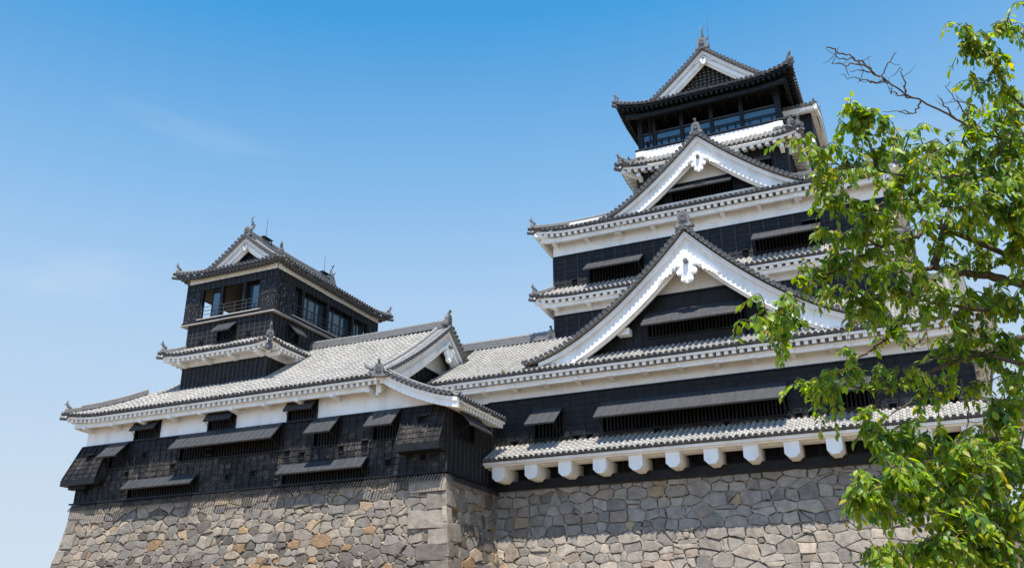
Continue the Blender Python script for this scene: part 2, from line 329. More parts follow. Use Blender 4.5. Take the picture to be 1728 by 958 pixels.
class Face:
    """one roof slope in a facade frame: eave line at n=nE,z=zE between s0,s1; climbs inward to n=nT,z=zT"""
    def __init__(s, s0, s1, nE, zE, nT, zT, hL=0, hR=0, liftL=0, liftR=0, ll=2.6, c=.25, zfn=None, cutL=None, cutR=None):
        s.__dict__.update(locals()); s.Rn = nE-nT
    def lift(f, x):
        a = 0
        if f.liftL: a += f.liftL*max(0, 1-(x-f.s0)/f.ll)**2
        if f.liftR: a += f.liftR*max(0, 1-(f.s1-x)/f.ll)**2
        return a
    def z(f, x, t):
        w = t/f.Rn
        b = f.zfn(t) if f.zfn else f.zE+(f.zT-f.zE)*(w*(1-f.c)+f.c*w*w)
        return b+f.lift(x)*(1-w)**1.5
    def tmax(f, x):
        t = f.Rn
        if f.hL and x < f.s0+f.hL: t = min(t, (x-f.s0)*f.Rn/f.hL)
        if f.hR and x > f.s1-f.hR: t = min(t, (f.s1-x)*f.Rn/f.hR)
        if f.cutL and x < f.s0+f.cutL: t = min(t, x-f.s0)
        if f.cutR and x > f.s1-f.cutR: t = min(t, f.s1-x)
        return t
    def tiles(f, mb, mt='tile', step=.27):
        k = max(1, round((f.s1-f.s0)/TS)); sp = (f.s1-f.s0)/k
        for i in range(k):
            x = f.s0+(i+.5)*sp; tm = f.tmax(x)
            if tm < .12: continue
            ph = step*random.uniform(.45, 1); ts_ = [0.]+[t for t in np.arange(ph, tm-.06, step)]+[tm]; dz_ = random.uniform(-.010, .010)
            P = [(x+random.uniform(-.006, .006), f.nE-t, f.z(x, t)+dz_) for t in ts_]
            tile_row(mb, P, (1, 0, 0), sp, mt=mt)
    def eave(f, mb, m='plaster', rsp=.32, depth=None, fascia=.11, raf=.17, purlin=True, slope=.3, endL=None, endR=None, wall_n=0.0, pz=.40):
        """fascia, rafters, soffit board and purlin under the eave"""
        a, b = (f.s0 if endL is None else endL), (f.s1 if endR is None else endR)
        k = max(2, round((b-a)/.5)); xs = np.linspace(a, b, k+1); zz = lambda x: f.zE+f.lift(x)-.085
        for x0, x1 in zip(xs, xs[1:]):
            z0, z1 = zz(x0), zz(x1); n0, n1 = f.nE-.10, f.nE-.20
            mb.hexa([(x0,n1,z0-fascia),(x1,n1,z1-fascia),(x1,n0,z1-fascia),(x0,n0,z0-fascia),(x0,n1,z0),(x1,n1,z1),(x1,n0,z1),(x0,n0,z0)], m)
            dz = slope*(f.nE-.1-wall_n)
            mb.quad([(x0,f.nE-.1,z0-fascia+.03),(x1,f.nE-.1,z1-fascia+.03),(x1,wall_n,zz(x1)*0+f.zE-.085-fascia+.03+dz+f.lift(x1)*.2),(x0,wall_n,f.zE-.085-fascia+.03+dz+f.lift(x0)*.2)], 'soffit' if m == 'plaster' else m)
        k = max(2, round((b-a)/rsp)); rs = (b-a)/k
        for i in range(k):
            x = a+(i+.5)*rs; tw = f.tmax(x); zt = zz(x)-fascia; run = min(f.nE-.17-wall_n, max(.15, tw-.1))
            z1 = zt+slope*run-f.lift(x)*.6*run/f.nE
            w = .25*rs
            mb.hexa([(x-w,f.nE-.17,zt-raf),(x+w,f.nE-.17,zt-raf),(x+w,f.nE-.17-run,z1-raf),(x-w,f.nE-.17-run,z1-raf),(x-w,f.nE-.17,zt+.02),(x+w,f.nE-.17,zt+.02),(x+w,f.nE-.17-run,z1+.02),(x-w,f.nE-.17-run,z1+.02)], m)
        if purlin:
            pn = wall_n+(f.nE-wall_n)*.52
            for x0, x1 in zip(xs, xs[1:]):
                y0, y1 = f.zE+f.lift(x0)*.55-pz, f.zE+f.lift(x1)*.55-pz; d = .13
                if x0 < f.s0+.4 or x1 > f.s1-.4: continue
                mb.hexa([(x0,pn-.09,y0-d),(x1,pn-.09,y1-d),(x1,pn+.09,y1-d),(x0,pn+.09,y0-d),(x0,pn-.09,y0+d),(x1,pn-.09,y1+d),(x1,pn+.09,y1+d),(x0,pn+.09,y0+d)], m)
RIDGE = lambda w, h: [(-w/2,0),(-w/2,.3*h),(-w*.41,.3*h),(-w*.41,.33*h),(-w*.46,.33*h),(-w*.46,.6*h),(-w*.34,.6*h),(-w*.34,.64*h),(-w*.4,.64*h),(-w*.4,.78*h),(-w*.26,.78*h),(-w*.2,.93*h),(0,h),(w*.2,.93*h),(w*.26,.78*h),(w*.4,.78*h),(w*.4,.64*h),(w*.34,.64*h),(w*.34,.6*h),(w*.46,.6*h),(w*.46,.33*h),(w*.41,.33*h),(w*.41,.3*h),(w/2,.3*h),(w/2,0)]
def ridge(mb, path, w=.34, h=.4, m='ridge_dark', bands=True):
    P = np.asarray(path, float); T = np.gradient(P, axis=0); Sd = np.column_stack((T[:,1], -T[:,0], np.zeros(len(P)))); Sd /= np.linalg.norm(Sd, axis=1)[:, None]
    pr = RIDGE(w, h); n = len(pr); V = []
    for p, s in zip(P, Sd): V += [p+s*a+np.array((0,0,b)) for a, b in pr]
    F = [(k*n+i, k*n+i+1, (k+1)*n+i+1, (k+1)*n+i) for k in range(len(P)-1) for i in range(n-1)]+[tuple(range(n)), tuple(range((len(P)-1)*n, len(P)*n))]
    mb.add(V, F, m); base = len(mb.m)-len(F)
    for k in range(len(P)-1):
        for i in range(n-1):
            if i in (2, 20): mb.m[base+k*(n-1)+i] = 'mortar'
            if 10 <= i <= 13: mb.m[base+k*(n-1)+i] = 'tile'
    if bands:
        cum = np.concatenate(([0], np.cumsum(np.linalg.norm(np.diff(P, axis=0), axis=1)))); tot = cum[-1]
        for q in np.arange(.15, tot, .3):
            c = np.array([np.interp(q, cum, P[:,i]) for i in range(3)]); s = np.array([np.interp(q, cum, Sd[:,i]) for i in range(3)]); t = np.array([np.interp(q, cum, T[:,i]) for i in range(3)]); t /= np.linalg.norm(t)
            V = []
            for e in (-.025, .025): V += [c+t*e+s*a*w+np.array((0,0,b*h)) for a, b in ((-.29,.77),(-.22,.97),(0,1.06),(.22,.97),(.29,.77))]
            mb.add(V, [(i, i+1, 6+i, 5+i) for i in range(4)]+[(0,1,2,3,4),(9,8,7,6,5)], 'tile')
def oni(mb, c, ax, sc=1.0, ball=True):
    """ridge-end tile: shield plate with a raised boss, shoulders and a round finial; c = bottom centre, ax = outward"""
    c = np.asarray(c, float); ax = np.asarray(ax, float); ax /= np.linalg.norm(ax); s = np.array((ax[1], -ax[0], 0.)); s /= np.linalg.norm(s); u = np.array((0,0,1.))
    pts = [(-.42,0),(-.36,.14),(-.27,.2),(-.27,.55),(-.2,.72),(-.07,.8),(.07,.8),(.2,.72),(.27,.55),(.27,.2),(.36,.14),(.42,0)]
    def pl(pp, a, b, m):
        k = len(pp); V = [c+s*x*sc+u*y*sc+ax*a*sc for x, y in pp]+[c+s*x*sc+u*y*sc+ax*b*sc for x, y in pp]
        mb.add(V, [tuple(range(k)), tuple(range(2*k-1, k-1, -1))]+[(i, (i+1) % k, k+(i+1) % k, k+i) for i in range(k)], m)
    pl(pts, -.12, .1, 'ridge_dark'); pl([(x*.72, .06+y*.86) for x, y in pts[2:10]], .1, .14, 'tile_end')
    disc(mb, c+u*.42*sc+ax*.16*sc, ax, u, .15*sc, 10, .1*sc)
    for e in (-1, 1): disc(mb, c+u*.08*sc+s*e*.36*sc+ax*.08*sc, ax, u, .085*sc, 8, .3*sc)
    if ball:
        mb.tube([c+u*.74*sc-ax*.1*sc, c+u*.88*sc+ax*.02*sc, c+u*.98*sc+ax*.12*sc], [.085*sc, .08*sc, .075*sc], 8, 'ridge_dark')
        disc(mb, c+u*1.0*sc+ax*.14*sc, (ax*.8+u*.6), (u*.8-ax*.6), .10*sc, 8, .06*sc)
def corner_tip(mb, c, ax, sc=1.0):
    """hip end at an eave corner: small shield, stacked discs and an upswept pointed tip"""
    c = np.asarray(c, float); ax = np.asarray(ax, float); ax = ax/np.linalg.norm(ax); u = np.array((0,0,1.))
    oni(mb, c-ax*.12*sc, ax, .42*sc, False)
    mb.tube([c-ax*.3*sc+u*.28*sc, c-ax*.12*sc+u*.40*sc, c-ax*.05*sc+u*.56*sc, c-ax*.08*sc+u*.74*sc], [.09*sc, .085*sc, .06*sc, .012*sc], 6, 'tile_end')
    mb.tube([c-ax*.2*sc+u*.46*sc, c+ax*.10*sc+u*.50*sc], [.05*sc, .01*sc], 5, 'tile_end')
    disc(mb, c+ax*.12*sc-u*.02*sc, ax, u, .12*sc, 8, .5*sc); disc(mb, c+ax*.16*sc-u*.28*sc, ax, u, .11*sc, 8, .5*sc)

def pent(thing, box, over, zE, inner, zT, faces='FRLB', lift=.25, c=.2, mt='tile', eave_m='plaster', ends={}, brackets=True, bsp=2.0, slope=.3, name='roof', label=None, tiles_kw={}, purlin=True, pz=.44, fascia=.11, raf=.17, bdrop=.62, rsp=.32, ll=2.6, hips=True, tip=1.0, under=True):
    """skirt roof round a storey. box = wall (x0,x1,y0,y1); inner = (x0,x1,y0,y1) where the slope stops"""
    x0, x1, y0, y1 = box; i0, i1, j0, j1 = inner; o = over; top = MB(); hp = MB(); und = MB(); root = None; fs = []
    spec = {'F': (FRONT(y0), x0-o, x1+o, y0-j0, i0-(x0-o), (x1+o)-i1), 'B': (BACK(y1), x0-o, x1+o, j1-y1, i0-(x0-o), (x1+o)-i1),
            'R': (RIGHT(x1), y0-o, y1+o, i1-x1, j0-(y0-o), (y1+o)-j1), 'L': (LEFT(x0), y0-o, y1+o, x0-i0, j0-(y0-o), (y1+o)-j1)}
    mbs = []
    for k in faces:
        tf, s0, s1, nT, hL, hR = spec[k]
        e = ends.get(k, {}); s0 = e.get('s0', s0); s1 = e.get('s1', s1); hL = e.get('hL', hL); hR = e.get('hR', hR)
        f = Face(s0, s1, o, zE, nT, zT, hL, hR, e.get('lL', lift), e.get('lR', lift), c=c, ll=ll)
        t = MB(tf); f.tiles(t, mt, **tiles_kw); fs.append((k, f, t, tf))
    big = MB()
    for k, f, t, tf in fs:
        off = big.n; big.v += t.v; big.n += t.n; big.f += [tuple(i+off for i in q) for q in t.f]; big.m += t.m; big.t += t.t
    root = big.build(name, thing)
    if label: root['label'] = label
    for k, f, t, tf in fs:
        if not under: break
        u = MB(tf); f.eave(u, eave_m, slope=slope, purlin=purlin, pz=pz, fascia=fascia, raf=raf, rsp=rsp); u.build('eave_rafters', root)
        if brackets and k in 'FR':
            nb = max(1, round((f.s1-f.s0-2*o)/bsp)); proto = None
            for i in range(nb+1):
                s = f.s0+o+.25+(f.s1-f.s0-2*o-.5)*i/nb
                w = tf(np.array([[s, 0, zE-bdrop]]))[0]
                if proto is None:
                    b = MB(tf); ol = o*.52+.16
                    b.prism([], 0, 0) if False else None
                    b.hexa([(s-.11,-.02,zE-bdrop-.1),(s+.11,-.02,zE-bdrop-.1),(s+.11,ol,zE-bdrop+.03),(s-.11,ol,zE-bdrop+.03),(s-.11,-.02,zE-bdrop+.2),(s+.11,-.02,zE-bdrop+.2),(s+.11,ol,zE-bdrop+.2),(s-.11,ol,zE-bdrop+.2)], eave_m)
                    proto = b.build('eave_bracket', root, w)
                else: copy_at(proto, w, root)
    if hips:
        cor = {'FR': (x1+o, y0-o, i1, j0), 'FL': (x0-o, y0-o, i0, j0), 'BR': (x1+o, y1+o, i1, j1), 'BL': (x0-o, y1+o, i0, j1)}
        for k, (ax_, ay_, bx_, by_) in cor.items():
            if not (k[0] in faces and k[1] in faces): continue
            h = MB(); q = np.linspace(0, 1, 9); pth = []
            for w in q:
                zz = zE+(zT-zE)*(w*(1-c)+c*w*w)+lift*(1-w)**1.5*max(0, 1-w*min(abs(ax_-bx_), abs(ay_-by_))/ll)**2+.05
                pth.append((ax_+(bx_-ax_)*w, ay_+(by_-ay_)*w, zz))
            ridge(h, pth[0:], .24, .22); h.build('hip_ridge', root)
            d = np.array((ax_-bx_, ay_-by_, 0.)); d /= np.linalg.norm(d)
            ct = MB(); corner_tip(ct, np.array(pth[0])+(0,0,.02), d, tip); ct.build('corner_finial', root, pth[0])
            hb = MB(); hb.bar((ax_-d[0]*.25, ay_-d[1]*.25, zE+lift-.36), (ax_-d[0]*1.5*o, ay_-d[1]*1.5*o, zE-.30), .2, .22, eave_m); hb.build('hip_rafter', root)
    return root, fs

# ------------------------------------------------------------------ gables
def gable(thing, tf, sc, D, zfn, nb, nend, board=.8, bt=.27, wall_n=None, foot=None, roof=True, split=None, hole=None, pend=1.0, wallm='wood', ridge_to=None, oni_s=1.0, label=None, ball=True, lattice=False, apex_extra=.2, dmax=None, sunk=0, mt='tile', cutwall=None, vo=.40):
    """dormer/end gable facing n. zfn(d) = tile height at distance d from the centre line; barge plane n=nb; roof runs back to n=nend"""
    foot = foot or D*.95; dm = dmax or D
    g = MB(tf)
    ds = [0.0]
    while ds[-1] < dm:
        d = ds[-1]; sl = (zfn(min(d+.02, D))-zfn(d))/.02; ds.append(d+.27/sqrt(1+sl*sl))
    ds = np.minimum(np.array(ds), dm)
    if roof:
        k = max(1, round((nb-.45-nend)/TS))
        for e in (-1, 1):
            for i in range(k):
                n = nb-.45-(i+.5)*(nb-.45-nend)/k
                P = [(sc+e*d, n, zfn(d)) for d in ds[::-1]]
                tile_row(g, P, (0, 1, 0), (nb-.45-nend)/k, mt=mt, cap=False)
    # verge: short barrel tiles facing outward along the rake, and the slope under them
    for e in (-1, 1):
        for a, b in zip(ds, ds[1:]):
            g.quad([(sc+e*a, nb+vo-.04, zfn(a)-.05), (sc+e*b, nb+vo-.04, zfn(b)-.05), (sc+e*b, nb-.5, zfn(b)-.01), (sc+e*a, nb-.5, zfn(a)-.01)], 'tile')
            m = (a+b)/2; sl = (zfn(min(b, D))-zfn(a))/(b-a+1e-6); nn = np.array((-sl*e, 0, 1.)); nn /= np.linalg.norm(nn); ax = np.array((0, 1., 0))
            c = np.array((sc+e*m, nb+vo, zfn(m)+.02)); P = [c, c-ax*.35, c-ax*(.5+vo)]
            sd = np.cross(ax, nn); tile_row(g, [p+nn*.0 for p in P], sd, .24, r=.095, mt=mt, cap=False); disc(g, c+nn*.02, ax, nn, .112)
    root = g.build('gable', thing)
    if label: root['label'] = label
    for e in (-1, 1):
        rd = MB(tf); ridge2 = [(sc+e*d, nb-.5, zfn(d)+.03) for d in ds]
        P = np.array(ridge2); rd2 = MB(); ridge(rd2, tf(P), .26, .2, bands=False); rd2.build('verge_ridge', root)
    # barge boards: three stepped bands following the curve
    dd = np.linspace(0, foot, 28)
    for e in (-1, 1):
        b = MB(tf)
        for (t0, t1, n0, n1) in ((bt-.14, bt+.06, nb-.2, nb+.16), (bt+.06, bt+board*.45, nb-.2, nb-.03), (bt+board*.45, bt+board, nb-.2, nb+.07), (bt+board, bt+board+.1, nb-.2, nb-.09)):
            for a, c in zip(dd, dd[1:]):
                def zz(d, t):
                    sl = (zfn(min(d+.02, D))-zfn(max(d-.02,0)))/.04 if d > .02 else (zfn(.04)-zfn(0))/.04
                    return zfn(d)-t*min(1.45, sqrt(1+sl*sl))
                za0, za1, zc0, zc1 = zz(a,t0), zz(a,t1), zz(c,t0), zz(c,t1)
                b.hexa([(sc+e*a,n0,za1),(sc+e*c,n0,zc1),(sc+e*c,n1,zc1),(sc+e*a,n1,za1),(sc+e*a,n0,za0),(sc+e*c,n0,zc0),(sc+e*c,n1,zc0),(sc+e*a,n1,za0)], 'plaster')
        b.build('barge_board', root)
    # gable wall
    if wall_n is not None:
        wb = MB(tf); zb = zfn(D)-sunk if cutwall is None else cutwall; lim = foot
        xs = sorted({*np.arange(-lim, lim+.01, .45).round(3), 0.0, *([hole[0]-sc, hole[1]-sc] if hole else [])})
        zt = lambda d: zfn(min(abs(d), D))-bt-board*.6
        for a, c in zip(xs, xs[1:]):
            ta, tcx = zt(a), zt(c)
            def colq(zlo, za, zc, m):
                if max(za, zc) > zlo+.01: wb.quad([(sc+a,wall_n,zlo),(sc+c,wall_n,zlo),(sc+c,wall_n,max(zc,zlo)),(sc+a,wall_n,max(za,zlo))], m)
            sp = split if split is not None else 1e9
            inh = hole and hole[0]-1e-4 <= sc+a and sc+c <= hole[1]+1e-4
            if inh:
                colq(zb, min(hole[2], ta), min(hole[2], tcx), wallm); colq(hole[3], min(sp, ta), min(sp, tcx), wallm)
            else: colq(zb, min(sp, ta), min(sp, tcx), wallm)
            if split is not None: colq(split, ta, tcx, 'plaster')
            if wallm not in ('void', 'mortar') and not inh and min(ta, sp) > zb+.2: wb.box(sc+a-.03, sc+a+.03, wall_n, wall_n+.04, zb, min(ta, sp)-.02, wallm)
        if split is not None:
            hw = max(d for d in np.arange(0, lim, .05) if zt(d) > split)
            wb.box(sc-hw, sc+hw, wall_n, wall_n+.07, split-.09, split, 'beam')
        if lattice:
            hw = lim*.8
            for q in np.arange(-hw, hw, .26):
                if zt(q) > zb+.25: wb.box(sc+q-.05, sc+q+.05, wall_n+.02, wall_n+.07, zb, zt(q)-.02, 'beam')
            for q in np.arange(zb+.1, zfn(0)-bt-board, .22):
                w = max([d for d in np.arange(0, lim, .05) if zt(d) > q+.1], default=0)
                if w > .2: wb.box(sc-w, sc+w, wall_n+.075, wall_n+.11, q, q+.09, 'beam')
        wb.build('gable_wall', root)
    if pend:
        pendant(root, tf, sc, nb+.12, zfn(0)-bt-board*1.15-apex_extra, pend)
    ap = tf(np.array([[sc, nb, zfn(0)]]))[0]; ot = tf(np.array([[sc, nb+1, zfn(0)]]))[0]-ap
    if ridge_to is not None:
        en = tf(np.array([[sc, ridge_to, zfn(0)]]))[0]; r_ = MB(); ridge(r_, [ap-ot*.05, ap+(en-ap)*.5, en], .42, .5*oni_s); r_.build('ridge', root)
    o_ = MB(); oni(o_, ap+ot*.12+np.array((0,0,.05)), ot, oni_s, ball); o_.build('ridge_end_tile', root, ap)
    return root
def pendant(root, tf, sc, n, z, k):
    """carved hanging fish ornament under the gable peak, with feathered wings and a dark six-sided boss"""
    m = MB(tf); c = 'carved'
    def P(pts): return [(sc+x*k, z+y*k) for x, y in pts]
    half = [(0,.52),(.30,.16),(.36,-.05),(.33,-.18),(.44,-.28),(.50,-.42),(.44,-.58),(.30,-.62),(.26,-.72),(.28,-.84),(.18,-.98),(0,-1.02)]
    m.prism(P(half+[(-x, y) for x, y in half[-2:0:-1]]), n, n+.13*k, c)
    for e in (-1, 1):
        wing = [(.30,.16),(.62,-.02),(1.0,-.32),(1.45,-.72),(1.30,-.70),(1.22,-.62),(1.14,-.66),(1.04,-.52),(.96,-.56),(.84,-.40),(.76,-.45),(.66,-.28),(.56,-.32),(.46,-.14),(.34,-.14)]
        m.prism(P([(e*x, y) for x, y in wing]), n, n+.09*k, c)
        for (x, y, r) in ((.42,-.06,.15),(.32,-.46,.16),(.16,-.82,.14),(.62,-.15,.10)):
            for rr, h in ((r, .16), (r*.55, .2)):
                a = np.arange(10)*2*pi/10; m.prism(P([(e*x+rr*cos(q), y+rr*sin(q)) for q in a]), n+.08*k, n+h*k, c)
    m.build('gable_pendant', root)
    b = MB(tf); a = np.arange(6)*pi/3; b.prism(P([(.13*cos(q), .05+.13*sin(q)) for q in a]), n+.1*k, n+.32*k, 'ridge_dark'); b.prism(P([(.08*cos(q), .05+.08*sin(q)) for q in a]), n+.3*k, n+.38*k, 'ridge_dark')
    b.build('pendant_boss', root)
def fish(thing, c, ax, sc=1.0):
    """roof-ridge fish: head down on the ridge, body arched upward to a forked tail"""
    c = np.asarray(c, float); ax = np.asarray(ax, float); u = np.array((0,0,1.)); s = np.array((ax[1], -ax[0], 0))
    b = MB(); L_ = lambda f, h: c+ax*f*sc+u*h*sc
    b.tube([L_(-.30,.02), L_(-.22,.12), L_(-.02,.22), L_(.10,.42), L_(.10,.68), L_(.0,.92), L_(-.06,1.08)], np.array([.10,.17,.19,.15,.105,.06,.04])*sc, 8, 'ridge_dark')
    for e in (-1, 1):
        def fin(pts):
            V = [L_(f, h)+s*w*sc*e for f, h, w in pts]; k = len(V); V2 = [v+ax*.035*sc for v in V]
            b.add(V+V2, [tuple(range(k)), tuple(range(2*k-1, k-1, -1))]+[(i, (i+1) % k, k+(i+1) % k, k+i) for i in range(k)], 'tile_end')
        fin([(-.02,.98,.0),(-.06,1.16,.05),(-.02,1.42,.20),(.0,1.30,.05),(.02,1.15,.0)])
        fin([(.02,.20,.12),(.0,.42,.34),(.0,.62,.40),(.02,.46,.2),(.04,.34,.12)])
    V = [L_(.2,.35), L_(.34,.5), L_(.24,.56), L_(.32,.74), L_(.2,.78), L_(.22,.96), L_(.08,.95), L_(.12,.6)]; V2 = [v+s*.03 for v in V]; k = 8
    b.add(V+V2, [tuple(range(k)), tuple(range(2*k-1, k-1, -1))]+[(i, (i+1) % k, k+(i+1) % k, k+i) for i in range(k)], 'tile_end')
    return b.build('roof_fish', thing, c)
def power(za, zf, D, p): return lambda d: zf+(za-zf)*max(0., 1-min(abs(d), D)/D)**p
# ------------------------------------------------------------------ ground
gm = MB(); gm.quad([(-6000,-6000,0),(6000,-6000,0),(6000,6000,0),(-6000,6000,0)], 'ground'); tag(gm.build('ground'), None, kind='structure')

# ------------------------------------------------------------------ dry-stone walls: every stone is real geometry
def voronoi(s0, s1, h, sw, rh, seed):
    r = random.Random(seed); rows = []; y = -.2
    while y < h+.4:
        hh = rh*r.uniform(.62, 1.35); x = s0-r.uniform(0, sw); row = []
        while x < s1+sw:
            w = sw*r.choice((.45,.7,.85,1,1.15,1.6))*r.uniform(.85,1.15); (r.random() < .10) or row.append((x+w/2+r.uniform(-.12, .12), y+hh/2+r.uniform(-.17, .17)*rh, (w/sw-1)*.09+r.uniform(-.05, .05))); x += w
        rows.append(row); y += hh
    pts = np.array([p for q in rows for p in q])*(1, 1.6, 1); h0 = h; h = h*1.6; out = []
    for i, (px, py, pw) in enumerate(pts):
        if not (s0-.3 < px < s1+.3 and -.3 < py < h+.3): continue
        poly = [(max(s0, px-2.5), max(0, py-2)), (min(s1, px+2.5), max(0, py-2)), (min(s1, px+2.5), min(h, py+2)), (max(s0, px-2.5), min(h, py+2))]
        near = np.where((abs(pts[:,0]-px) < 2.6) & (abs(pts[:,1]-py) < 2.0))[0]
        for j in near:
            if j == i: continue
            qx, qy, qw = pts[j]; dx, dy = qx-px, qy-py; c = (qx*qx+qy*qy-px*px-py*py+pw-qw)/2; new = []
            for a, b in zip(poly, poly[1:]+poly[:1]):
                fa, fb = a[0]*dx+a[1]*dy-c, b[0]*dx+b[1]*dy-c
                if fa <= 0: new.append(a)
                if fa*fb < 0: t = fa/(fa-fb); new.append((a[0]+(b[0]-a[0])*t, a[1]+(b[1]-a[1])*t))
            poly = new
            if len(poly) < 3: break
        if len(poly) >= 3:
            a = np.array(poly); keep = np.linalg.norm(a-np.roll(a, 1, 0), axis=1) > .03; a = a[keep]
            if len(a) >= 3 and np.ptp(a[:,0]) > .1 and np.ptp(a[:,1]) > .1: 
                a = a/(1, 1.6)
                if r.random() < .16 and len(a) >= 4:      # some blocks are broken into two
                    k = r.randrange(len(a)); q = (k+len(a)//2) % len(a); t0, t1 = r.uniform(.3,.7), r.uniform(.3,.7); A = a[k]+(a[(k+1) % len(a)]-a[k])*t0; B = a[q]+(a[(q+1) % len(a)]-a[q])*t1
                    rot = [a[(k+1+z) % len(a)] for z in range(len(a))]; nq = (q-k) % len(a)
                    p1, p2 = np.array([A]+rot[:nq]+[B]), np.array([B]+rot[nq:]+[A]); out += [p for p in (p1, p2) if len(p) >= 3]
                else: out.append(a)
    return out
BAT = lambda d: .045*d+.022*d*d
PAL_A = [((.31,.285,.255),6),((.25,.24,.23),4),((.34,.305,.265),5),((.21,.20,.19),3),((.40,.35,.29),2),((.47,.35,.20),.22),((.40,.32,.23),.6),((.155,.145,.135),1)]
PAL_B = [((.36,.34,.315),6),((.40,.375,.34),4),((.31,.295,.275),4),((.45,.41,.36),2),((.35,.30,.265),2),((.47,.38,.26),.2),((.25,.24,.23),1)]
def stone_face(mb, tf, s0, s1, ztop, pal, seed, e0=1, e1=1, corner0=False, corner1=False, stain=None, sw=.58, rh=.40, bright=.85):
    r = random.Random(seed); H = ztop+.05
    def W_(s, d, n):
        o = BAT(d); u = (s-s0)/(s1-s0); return (s-o*e0*(1-u)+o*e1*u, n+o, ztop-d)
    k = 14
    mb.add([W_(s, d, -.10) for d in np.linspace(0, H, k) for s in (s0, s1)], [(2*i, 2*i+1, 2*i+3, 2*i+2) for i in range(k-1)], 'rubble')
    cols, wts = zip(*pal)
    def stone(a, raise_=0., big=False, col=None):
        c = a.mean(0); rad = np.linalg.norm(a-c, axis=1).mean(); gap = r.choice((.003,.007,.012,.024))
        a = c+(a-c)*(1-gap/max(rad, .05)); b = []
        nn = len(a); q = .05 if big else r.uniform(.03, .11)
        for i in range(nn):
            p, pv, nx = a[i], a[i-1], a[(i+1) % nn]; b += [p+(pv-p)*q, p+(nx-p)*q]
        b = [z for i_ in range(len(b)) for z in ((b[i_],) if np.linalg.norm(b[i_]-b[(i_+1) % len(b)]) < .2 else (b[i_], (b[i_]+b[(i_+1) % len(b)])/2+np.array((r.uniform(-.03,.03), r.uniform(-.03,.03)))))]; nn2 = len(b)
        b = np.array(b)+np.array([(r.uniform(-.012,.012), r.uniform(-.018,.018)) for _ in range(nn2)])
        n0 = raise_+r.uniform(-.04, .045); tx, ty = r.uniform(-.05, .05), r.uniform(-.06, .06); ins = 1-min(.25, .042/max(rad,.1)); m = len(b)
        t = lambda p: n0+(p[0]-c[0])*tx+(p[1]-c[1])*ty
        in_ = c+(b-c)*ins; mid = c+(b-c)*.5
        V = [W_(p[0], p[1], -.14) for p in b]+[W_(p[0], p[1], t(p)-.035) for p in b]+[W_(p[0], p[1], t(p)+.005) for p in in_]+[W_(p[0], p[1], t(p)+.012+r.uniform(-.006,.006)) for p in mid]+[W_(c[0], c[1], n0+.013)]
        F = [(l*m+i, l*m+(i+1) % m, (l+1)*m+(i+1) % m, (l+1)*m+i) for l in range(3) for i in range(m)]+[(3*m+i, 3*m+(i+1) % m, 4*m) for i in range(m)]
        if col is None:
            col = r.choices(cols, wts)[0]
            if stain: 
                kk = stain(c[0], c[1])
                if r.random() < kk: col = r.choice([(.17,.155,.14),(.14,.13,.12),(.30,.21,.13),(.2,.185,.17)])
        f = r.uniform(.80, 1.12)*bright; mb.add(V, F, 'stone', tuple(min(.7, x*f*q) for x, q in zip(col, (1.06,.985,.90))))
    polys = voronoi(s0, s1, H, sw, rh, seed)
    for a in polys: stone(a)
    for a in polys:
        for p in a:
            if r.random() < .5 and s0+.1 < p[0] < s1-.1 and p[1] > .1:
                w, h = r.uniform(.04, .115), r.uniform(.03, .075); an = np.arange(5)*2*pi/5+r.random()
                stone(np.array([(p[0]+w*cos(q)*r.uniform(.8,1.2), p[1]+h*sin(q)*r.uniform(.8,1.2)) for q in an]), -.03, col=r.choice([(.46,.42,.36),(.40,.35,.28),(.33,.31,.28),(.52,.44,.32)]))
    for flag, s, e in ((corner0, s0, 1), (corner1, s1, -1)):
        if not flag: continue
        d = 0.02; i = flag
        while d < H-.2:
            h = r.uniform(.62, .80); w = (1.75 if i % 2 else .85)*r.uniform(.82, 1.12)*(1 if e < 0 else .62)
            a = np.array([(s-e*.07, d), (s+e*w, d+r.uniform(-.04,.04)), (s+e*(w+r.uniform(-.05,.05)), d+h), (s-e*.07, d+h)]); a = a if e > 0 else a[::-1]
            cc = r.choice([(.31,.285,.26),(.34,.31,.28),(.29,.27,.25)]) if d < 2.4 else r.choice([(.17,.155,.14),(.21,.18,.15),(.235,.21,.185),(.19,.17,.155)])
            stone(a, .07, True, cc); d += h; i += 1
XL0, XL1, YL = -41.85, -19.45, 35.1
t = empty('stone_wall', (-30, 35, 0)); tag(t, 'rough grey and tan dry-stone wall under the long left building, with big squared corner stones', 'stone wall')
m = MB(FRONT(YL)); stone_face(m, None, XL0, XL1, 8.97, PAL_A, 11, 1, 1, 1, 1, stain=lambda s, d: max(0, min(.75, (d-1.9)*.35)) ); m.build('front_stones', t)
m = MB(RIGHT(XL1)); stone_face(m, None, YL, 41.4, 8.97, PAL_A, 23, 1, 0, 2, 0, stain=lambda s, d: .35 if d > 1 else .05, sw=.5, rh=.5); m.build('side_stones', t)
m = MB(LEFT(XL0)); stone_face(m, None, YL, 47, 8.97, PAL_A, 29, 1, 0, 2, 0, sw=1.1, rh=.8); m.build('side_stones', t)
t = empty('stone_wall', (-9, 40, 0)); tag(t, 'pale beige dry-stone wall beneath the row of white corbel beams', 'stone wall')
m = MB(FRONT(40.0)); stone_face(m, None, -19.6, 1.9, 8.84, PAL_B, 37, 0, 1, 0, 1, sw=.62, rh=.43, bright=.82); m.build('front_stones', t)
m = MB(RIGHT(1.9)); stone_face(m, None, 40.0, 62, 8.84, PAL_B, 41, 1, 0, 2, 0, sw=1.1, rh=.75); m.build('side_stones', t)

